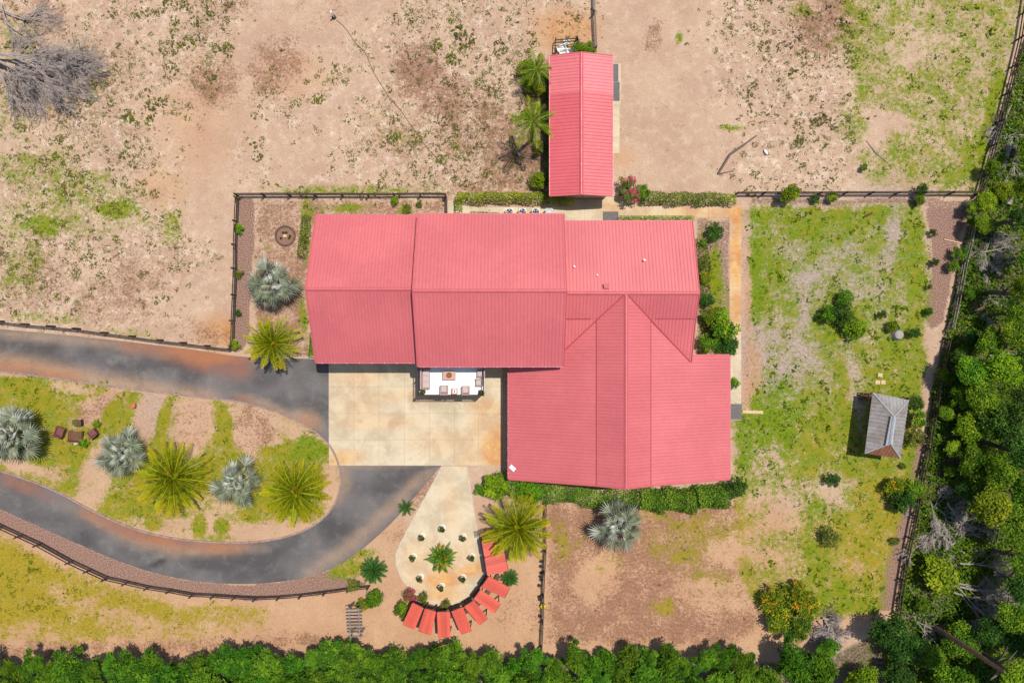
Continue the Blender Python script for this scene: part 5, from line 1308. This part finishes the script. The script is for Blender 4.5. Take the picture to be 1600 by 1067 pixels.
# shrubs
for a in [(775, 757, 26, "shrubb", "bright green bushy shrub at the lower left corner of the south wing", 1.2), (830, 762, 24, "shrub", "green shrub between the date palm and the south wing", 1.2), (757, 765, 14, "shrub", "small green shrub at the right edge of the patio walk", .9),
          (1150, 760, 22, "shrubd", "dark spiky shrub at the lower right corner of the south wing", 1.2), (982, 297, 22, "flower", "bougainvillea with magenta flowers beside the barn", 1.2), (1007, 300, 12, "shrub", "green shrub right beside the bougainvillea", .9),
          (1231, 303, 20, "shrubb", "round bright green shrub on the paddock fence", 1.2), (1273, 311, 9, "shrubd", "small dark shrub below the paddock fence", .5), (1300, 309, 12, "shrub", "low green shrub under the paddock fence, right of a darker one", .5),
          (1440, 296, 15, "shrubd", "dark shrub on the paddock fence near the right wood", .9), (1436, 312, 14, "shrub", "green shrub at the upper right corner of the lawn", .8), (1350, 262, 9, "shrub", "small green weed bush in the lower part of the right paddock", .4),
          (1312, 490, 20, "shrubd", "large dark green shrub in the middle of the right lawn", .6), (1332, 510, 21, "shrub", "dark green shrub leaning right in the lawn centre", .6), (1340, 516, 15, "olive", "yellowish leafy shrub at the right end of the lawn clump", .5), (1290, 492, 17, "shrub", "green shrub at the left end of the lawn clump", .7),
          (1318, 465, 15, "shrub", "small green shrub at the top of the lawn clump", .7), (1300, 750, 15, "shrubd", "small dark bush in a bare ring on the lower lawn", .6), (1296, 838, 17, "olive", "thin olive bush in the lower right lawn", .6),
          (1395, 510, 16, "shrub", "green shrub beside the stump near the right fence", .6), (1378, 492, 10, "shrubd", "small spiky dark plant right of the lawn clump", .5), (1450, 487, 11, "shrubd", "small dark cycad on mulch near the right fence", .5), (1460, 410, 10, "shrubd", "small dark plant on the upper right mulch", .5), (1458, 364, 9, "shrubd", "dark small bush on the upper right mulch", .5), (1452, 448, 7, "olive", "tiny plant on mulch between two cycads", .4),
          (1490, 415, 14, "shrub", "green bush against the pale-topped fence", .8), (1500, 395, 16, "shrub", "leafy bush above the green fence bush", .9), (1430, 520, 14, "shrubd", "dark bush by the fence above the gazebo", .8),
          (583, 935, 16, "shrub", "leafy green shrub at the end of the lower fence", .8), (552, 916, 12, "olive", "yellow-green shrub over the end rails of the lower fence", .9), (567, 944, 13, "croton", "reddish brown shrub above the pergola", .6),
          (640, 930, 13, "flower", "pink flowering shrub at the lower left of the patio", .7), (628, 952, 16, "shrub", "green shrub beside the leftmost red canopy", .8), (662, 934, 10, "olive", "small leafy plant inside the patio railing, left", .5), (696, 944, 9, "olive", "small yellow-green plant inside the patio railing, bottom", .4),
          (1207, 935, 25, "croton", "yellow and green croton shrub, left of the croton clump", 1.0), (1245, 930, 27, "croton", "yellow croton shrub, upper right of the croton clump", 1.0), (1262, 950, 24, "croton", "orange-tinted croton shrub, right of the croton clump", 1.0), (1215, 968, 28, "croton", "croton shrub, lower left of the croton clump", .9), (1250, 980, 24, "shrub", "green shrub below the croton clump", .9),
          (1428, 680, 18, "olive", "banana-like clump right of the gazebo", 1.3), (1436, 655, 16, "shrub", "green clump behind the gazebo near the fence", 1.3), (1430, 630, 14, "shrubd", "dark shrub at the upper right of the gazebo", 1.2), (1398, 760, 18, "croton", "orange-leaved plant below the gazebo", .9), (1410, 782, 22, "shrubd", "dark leafy clump below the orange-leaved plant", 1.0), (1428, 765, 18, "shrub", "green leafy clump by the fence below the gazebo", 1.0), (1445, 770, 18, "olive", "olive bush over the fence below the gazebo", 1.0), (1410, 728, 6, "shrubb", "tiny bright plant just below the gazebo", .3),
          (1118, 362, 15, "shrubd", "dark spiky shrub at the top of the right house bed", .8), (1098, 410, 12, "olive", "thin olive plant in the right house bed, upper part", .6), (1102, 435, 12, "croton", "reddish plant in the right house bed", .6), (1105, 470, 14, "shrubd", "dark leafy plant in the middle of the right house bed", .7), (1112, 497, 17, "shrub", "leafy green plant in the lower right house bed", .9), (1128, 515, 24, "shrub", "large leafy bush leaning over the right walkway", 1.2), (1105, 538, 20, "shrub", "bush at the lower end of the right house bed", 1.0), (1138, 540, 18, "shrubd", "dark bush at the walkway above the south wing corner", 1.1), (1147, 598, 9, "shrub", "small plant beside the right eave of the south wing", .8), (1099, 380, 7, "shrub", "small shrub by the east wing eave", .5),
          (905, 76, 14, "shrub", "green shrub behind the upper right end of the barn", .9), (918, 78, 13, "shrubb", "brighter green shrub behind the barn, by the fence", .8), (820, 108, 18, "olive", "grassy olive bush left of the barn's upper end", .6), (842, 142, 10, "croton", "orange spiky bromeliad clump left of the barn", .5), (828, 135, 15, "shrub", "green bush left of the barn between two palms", .6), (843, 232, 14, "olive", "olive plant left of the barn below the tall palm", .7), (845, 283, 17, "shrub", "spiky green bush at the lower left of the barn", .8),
          (374, 357, 9, "shrubb", "bright green small shrub on the left garden mulch strip", .4), (371, 309, 5, "olive", "tiny shrub at the garden fence corner", .4), (373, 428, 9, "olive", "yellowish plant on the mulch strip beside the silver palm", .4), (372, 489, 6, "shrubd", "small dark bush on the mulch strip", .4), (366, 538, 10, "shrubb", "bright bush at the lower left corner of the fenced garden", .5), (616, 314, 8, "shrub", "small green bush at the top garden fence", .5), (655, 318, 7, "olive", "wispy plant at the top garden fence near its end", .4), (636, 328, 9, "olive", "grassy clump in the top garden bed", .3),
          (118, 659, 6, "shrubb", "bright leafy plant beside the small planter box", .4), (130, 692, 9, "shrub", "green plant below the slatted bench", .4), (151, 661, 7, "shrubb", "small low plant above the right wooden armchair", .3),
          (1467, 893, 33, "shrubb", "big bright green shrub beyond the lower right fence", 1.8), (1420, 890, 9, "olive", "small shrub on the lower right mulch strip", .4), (1398, 845, 8, "olive", "thin plant on the mulch strip by the right fence", .3)]:
    shrub(a[0], a[1], a[2] * (.78 if 1340 < a[0] < 1520 and a[1] < 560 else 1.0), a[3], a[4], zc=a[5])
mb = MB(); mb.lathe((0, 0, 0), [(.62, 0), (.5, .3), (.42, .5), (.3, .52)], 11); o = mb.build("tree_stump", M_stone, None, P(1401, 523)); tag(o, "grey tree stump among shrubs near the right fence", "stump")

# ------------------------------------------------------------------ hedge row along the bottom and the wood on the right
ordn = lambda k: "%d%s" % (k, "th" if 10 < k % 100 < 14 else {1: "st", 2: "nd", 3: "rd"}.get(k % 10, "th"))
rr = random.Random(3); k = 0
u = -14
while u < 1185:
    k += 1
    tree(u, 1034 + rr.uniform(-9, 9) + (8 if u < 300 else 0), rr.uniform(20, 36), "spray", rr.uniform(1.3, 2.5), ordn(k) + " tree from the left in the front row of the hedge at the bottom edge", "hedge trees along the bottom edge", "hedge_tree", flat=1.0)
    u += rr.uniform(26, 36)
u = -5; k = 0
while u < 1215:
    k += 1
    tree(u, 1070 + rr.uniform(-6, 6), rr.uniform(28, 40), "spray", rr.uniform(2.2, 3.2), ordn(k) + " tree from the left in the back row of the hedge at the bottom edge", "hedge trees along the bottom edge", "hedge_tree")
    u += rr.uniform(34, 44)
WOOD = [(1230, 1030, 48, "spray", 4), (1275, 1048, 42, "spray", 4), (1290, 1010, 26, "spray", 2.6), (1345, 1060, 30, "treeb", 3), (1388, 985, 40, "treed", 5), (1420, 1010, 30, "treed", 5), (1450, 1020, 30, "tree", 4), (1405, 1055, 34, "treed", 4), (1490, 1060, 36, "tree", 4), (1545, 1060, 30, "treed", 4),
        (1500, 1000, 36, "tree", 4), (1545, 985, 30, "treed", 4), (1590, 1000, 30, "treed", 5), (1585, 960, 30, "tree", 6), (1600, 915, 34, "treed", 6), (1598, 1062, 26, "treeb", 9), 
        (1545, 790, 40, "treeb", 6), (1590, 830, 34, "tree", 6), (1598, 770, 34, "tree", 6), (1555, 735, 38, "tree", 6), (1510, 720, 34, "tree", 5), (1500, 765, 24, "treed", 4), (1590, 700, 34, "treed", 7), (1560, 660, 40, "treed", 5), (1505, 665, 34, "treeb", 4), (1535, 620, 34, "tree", 5), (1590, 640, 38, "treed", 6),
        (1490, 620, 24, "tree", 4), (1520, 580, 34, "tree", 5), (1565, 575, 34, "treeb", 6), (1598, 570, 30, "treed", 6), (1495, 560, 22, "treed", 4), (1545, 535, 34, "tree", 5), (1590, 520, 34, "tree", 7), (1510, 530, 24, "treed", 4), (1588, 490, 32, "tree", 5), (1598, 450, 34, "tree", 7), (1608, 400, 32, "tree", 5),
        (1598, 340, 34, "treed", 6), (1535, 350, 22, "treeb", 3), (1540, 315, 22, "treeb", 2.5), (1570, 300, 26, "treeb", 3), (1598, 290, 26, "tree", 4), (1505, 460, 15, "treed", 2.5), (1550, 262, 18, "tree", 2.2), (1600, 230, 22, "treed", 3), (1510, 345, 16, "tree", 2), (1520, 325, 15, "tree", 2),
        (1480, 700, 20, "treeb", 3), (1475, 735, 16, "tree", 2.5), (1470, 645, 18, "treeb", 2.5), (1465, 585, 16, "tree", 2.5), (1480, 590, 20, "treed", 3), (1600, 880, 30, "tree", 6), (1440, 945, 16, "tree", 2.4)]
WOOD = [(a, b, c * (.78 if b < 560 else .92), ("tree" if d == "treed" and b < 560 and i_ % 2 else d), e_) for i_, (a, b, c, d, e_) in enumerate(WOOD)]
KD = {"tree": "mid-green", "treeb": "bright yellow-green", "treed": "dark green", "spray": "feathery green"}
WOOD.sort(key=lambda a: a[1])
num = {}
for a in WOOD:
    num[a[3]] = num.get(a[3], 0) + 1
    where = "lower right corner" if a[1] > 930 else ("right edge beside the gazebo" if a[1] > 540 else "upper right fence")
    lab = ordn(num[a[3]]) + " " + KD[a[3]] + " tree down the wood, by the " + where
    tree(a[0] + (8 if a[0] < 1520 and a[1] < 900 else 0), a[1], a[2] * (.8 if a[0] < 1520 and a[1] < 900 else .95), a[3], a[4] * (.55 if a[0] < 1520 else .75), lab, "trees of the wood on the right", "wood_tree")
L_under = leafmat('leaf_undergrowth', (.03, .08, .004), (.12, .21, .008), (.34, .38, .015), .25, 0, 0)
# undergrowth: uncountable low leaves under the wood
r = np.random.default_rng(8); n = 120000
u_ = r.uniform(1380, 1660, n); v_ = r.uniform(60, 1100, n); m_ = (sample(wood_floor, u_, v_) > .5) & (r.random(n) < sample(fbm(40, 91), u_, v_) * 3.0 - .65)
u_, v_ = u_[m_], v_[m_]; n = len(u_)
C = np.stack([(u_ - 800) * S, (533.5 - v_) * S, r.uniform(.05, .9, n) ** 1.2], -1); nr = unit(n, r) * .8 + np.array([0, 0, 1.0]); nr /= np.linalg.norm(nr, axis=1, keepdims=True)
V, F = leaf_quads(C, nr, r.uniform(.16, .42, n), .5, r)
tag(link("undergrowth", mesh_np("undergrowth", V, F, L_under, {"lv": ('FACE', np.clip(r.random(n) * .6 + sample(fbm(50, 33), u_, v_) * .6 - .2, 0, 1))})), "low green undergrowth covering the floor of the wood", kind="stuff", cat="undergrowth")

# tall pines seen leaning outwards
def pine(u0, v0, h, r0, label, crown=True):
    p = P(u0, v0); e = tag(empty("pine_tree", p), label, "tree", "tall pines in the lower right corner")
    mb = MB(); mb.tube([(0, 0, -.1), (.1, .05, h * .35), (.05, .15, h * .7), (.15, .1, h)], [r0, r0 * .9, r0 * .75, r0 * .5], 9); mb.build("trunk", M_pine, e)
    if crown: link("crown", CR["treeb"][0], e, (0, 0, h + .6), scale=(.8, .8, .7))
pine(1452, 974, 11.5, .26, "tall bare pine trunk leaning across the lower right corner")
pine(1558, 1002, 10.0, .18, "second pine trunk, right of the tall one, at the right edge")
pine(1575, 955, 10.0, .14, "thin pine trunk at the right edge above the others")

# ------------------------------------------------------------------ dead wood
def branchy(name, starts, label, cat, seed, mat=M_branch, depth=4, cat_group=None, upz=.25, L0=3.0, r0=.12, spread=.55, kids=3):
    """starts: (u, v, z, angle deg). tapered limbs splitting into twigs"""
    rr = random.Random(seed); big = MB(); twig = MB()
    o = P(starts[0][0], starts[0][1]); e = tag(empty(name, o), label, cat, cat_group)
    def grow(p, d, L, r, dep):
        n = 3; pts = [p]; q = p.copy(); dd = d.copy()
        for i in range(n):
            dd = (dd + Vector((rr.uniform(-.22, .22), rr.uniform(-.22, .22), rr.uniform(-.12, .12)))).normalized()
            q = q + dd * L / n; q.z = max(q.z, .03); pts.append(q.copy())
        (big if dep >= 3 else twig).tube(pts, [r, r * .85, r * .7, r * .5], 5 if dep >= 3 else 3, caps=False)
        if dep <= 0: return
        for k in range(kids + (1 if dep < 3 else 0)):
            b = pts[rr.choice((1, 2, 3, 3))]; a = rr.uniform(-spread, spread)
            nd = Matrix.Rotation(a, 3, 'Z') @ dd; nd.z += rr.uniform(-upz, upz); nd.normalize()
            grow(b, nd, L * rr.uniform(.6, .85), max(.018, r * rr.uniform(.5, .68)), dep - 1)
    for u, v, z, a, in starts:
        p = P(u, v, z) - o; a = math.radians(a)
        grow(p, Vector((math.cos(a), math.sin(a), .05)).normalized(), L0 * rr.uniform(.8, 1.2), r0 * rr.uniform(.7, 1.1), depth)
    big.build("limbs", mat, e); twig.build("twigs", mat, e)
branchy("fallen_tree", [(-25, 84, 1.0, -4), (-20, 90, .8, -14), (-15, 92, 1.2, -24), (-10, 100, .5, -38), (-12, 86, .8, 6), (0, 115, .3, -55), (20, 95, .6, -10), (30, 100, .5, -25), (25, 92, .8, 5), (20, 110, .5, -45)], "grey leafless fallen tree spreading in from the left edge", "fallen tree", 21, depth=5, L0=2.7, r0=.15, spread=.45, kids=3)
branchy("fallen_tree", [(-10, 10, .6, -30), (0, 5, .4, -60), (10, 20, .4, -20)], "smaller grey dead branches in the upper left corner", "fallen tree", 22, depth=4, L0=2.0, r0=.1)
branchy("brush_pile", [(1530, 380, .4, -60), (1550, 372, .8, -110), (1560, 400, .6, 160), (1525, 410, .3, -30), (1540, 430, .5, -80), (1535, 395, 1.0, 20), (1555, 415, .5, 100)], "tangled pile of grey cut branches beyond the upper right fence", "brush pile", 23, depth=5, L0=1.3, r0=.09, spread=1.0)
branchy("brush_pile", [(1450, 770, .4, -70), (1460, 790, .6, -40), (1448, 800, .4, 20), (1470, 810, .5, -100), (1455, 830, .3, -20), (1480, 785, .7, -60)], "pale brush pile beyond the fence below the gazebo", "brush pile", 24, depth=5, L0=1.7, r0=.1, spread=.9)
branchy("brush_pile", [(1480, 915, .5, 10), (1482, 905, .8, -20), (1490, 925, .6, -10), (1500, 860, .4, -30), (1475, 860, .5, 30), (1500, 880, .8, -5)], "dark tangled branches right of the bright green shrub", "brush pile", 25, depth=5, L0=2.4, r0=.10, spread=.75)
branchy("brush_pile", [(1430, 930, .4, -40), (1425, 945, .5, -80), (1440, 965, .3, -120), (1420, 915, .3, -60)], "pale broken branches at the lower end of the right fence", "brush pile", 26, depth=4, L0=1.4, r0=.09, spread=.9)
branchy("brush_pile", [(1578, 130, .4, -80), (1580, 165, .6, -110), (1570, 190, .5, -60), (1590, 210, .5, 180), (1585, 240, .4, -100)], "grey brush along the upper right field edge", "brush pile", 27, depth=4, L0=1.6, r0=.1, spread=.9)
for k, (a, b, rr_, l_) in enumerate([((1588, 205), (1580, 245), .34, "charred grey log lying at the upper right edge"), ((1579, 215), (1567, 265), .26, "pale rotten log at the upper right edge"), ((1577, 298), (1573, 320), .45, "short thick pale log below the paddock corner"), ((1533, 492), (1551, 510), .32, "short brown log in the right wood"), ((1545, 555), (1590, 552), .16, "thin grey log across the wood"), ((1455, 805), (1466, 830), .28, "weathered log beyond the fence below the gazebo")]):
    mb = MB(); A_, B_ = P(*a, rr_), P(*b, rr_); M_ = A_.lerp(B_, .5) + Vector((.08, .05, .03)); mb.tube([A_, M_, B_], [rr_, rr_ * .92, rr_ * .85], 10)
    tag(mb.build("log", M_black if k == 0 else M_branch, None), l_, "log", "logs in the wood")
# grey mound of cuttings
branchy("brush_pile", [(1278, 970, .3, -40), (1290, 985, .4, -50), (1300, 990, .4, 140), (1310, 1000, .3, 120), (1285, 965, .3, -10), (1320, 1005, .3, 170), (1295, 978, .6, -90)], "grey mound of cuttings below the right lawn", "brush pile", 28, depth=4, L0=1.0, r0=.11, spread=1.2, kids=4)

# ------------------------------------------------------------------ grass and weed tufts
r = np.random.default_rng(99)
def tufts(n, field, name, label, size, mat, lvf, th=0.0, power=1.0, blades=6, hgt=.5, leaf=.9):
    u_ = r.uniform(-40, 1640, n); v_ = r.uniform(-40, 1107, n)
    keep = (r.random(n) < np.clip(sample(field, u_, v_) - th, 0, 1) ** power) & (sample(hard, u_, v_) < .3)
    u_, v_ = u_[keep], v_[keep]; n = len(u_)
    c = np.stack([(u_ - 800) * S, (533.5 - v_) * S, np.zeros(n)], -1)
    sz = np.repeat(size * r.lognormal(0, .5, n), blades); N = n * blades
    a = r.random(N) * 6.283; q = np.sqrt(r.random(N)) * sz
    pos = np.repeat(c, blades, 0) + np.stack([np.cos(a) * q, np.sin(a) * q, sz * hgt * (1 - (q / sz) ** 2) * r.uniform(.4, 1, N) + .02], -1)
    nr = np.stack([np.cos(a) * q / sz * .7, np.sin(a) * q / sz * .7, np.ones(N)], -1) + unit(N, r) * .75; nr /= np.linalg.norm(nr, axis=1, keepdims=True)
    V, F = leaf_quads(pos, nr, sz * leaf * r.uniform(.7, 1.3, N), .42, r)
    lv = np.clip(np.repeat(lvf(u_, v_, n), blades) + r.normal(0, .12, N), 0, 1)
    tag(link(name, mesh_np(name, V, F, mat, {"lv": ('FACE', lv)})), label, kind="stuff", cat="grass")
L_grass = leafmat("grass_blades", (.07, .125, .001), (.16, .20, .002), (.27, .22, .012), .2, 0, 0)
L_weed = leafmat("weed_blades", (.19, .125, .07), (.13, .125, .022), (.15, .20, .012), .15, 0, 0)
dn = fbm(26, 200, 4)
wf = np.clip(weed * 1.0 * np.clip((dn - .40) * 5.5, 0, 1.3) + .03 * (litter > .3), 0, 1) * (1 - np.clip(wood_floor, 0, 1)); wf = np.where(np.abs(GU - 1040) < 0, 0, wf)
tufts(64000, wf, "weed_tufts", "scattered small weeds on the open sand", .11, L_weed, lambda a, b, n: np.clip(sample(fbm(30, 300), a, b) * 1.1 - .1 + r.normal(0, .22, n), 0, 1), blades=5, leaf=1.0)
cf = np.clip(weed * 1.2 * np.clip((fbm(70, 410) - .34) * 4, 0, 1.2), 0, 1) * (1 - np.clip(wood_floor, 0, 1))
tufts(7500, cf, "weed_clumps", "larger green weed clumps scattered over the paddocks", .26, L_weed, lambda a, b, n: np.clip(.70 + r.normal(0, .18, n), 0, 1), blades=22, hgt=.4, leaf=.5)
tufts(42000, np.clip(grass * 1.0, 0, 1) * (1 - np.clip(wood_floor, 0, 1) * .5), "grass_tufts", "short green and yellowing grass tufts on lawns and verges", .14, L_grass, lambda a, b, n: np.clip(sample(dry, a, b) * .8 + r.normal(0, .2, n), 0, 1), th=.25, blades=6, hgt=.35, leaf=.9)
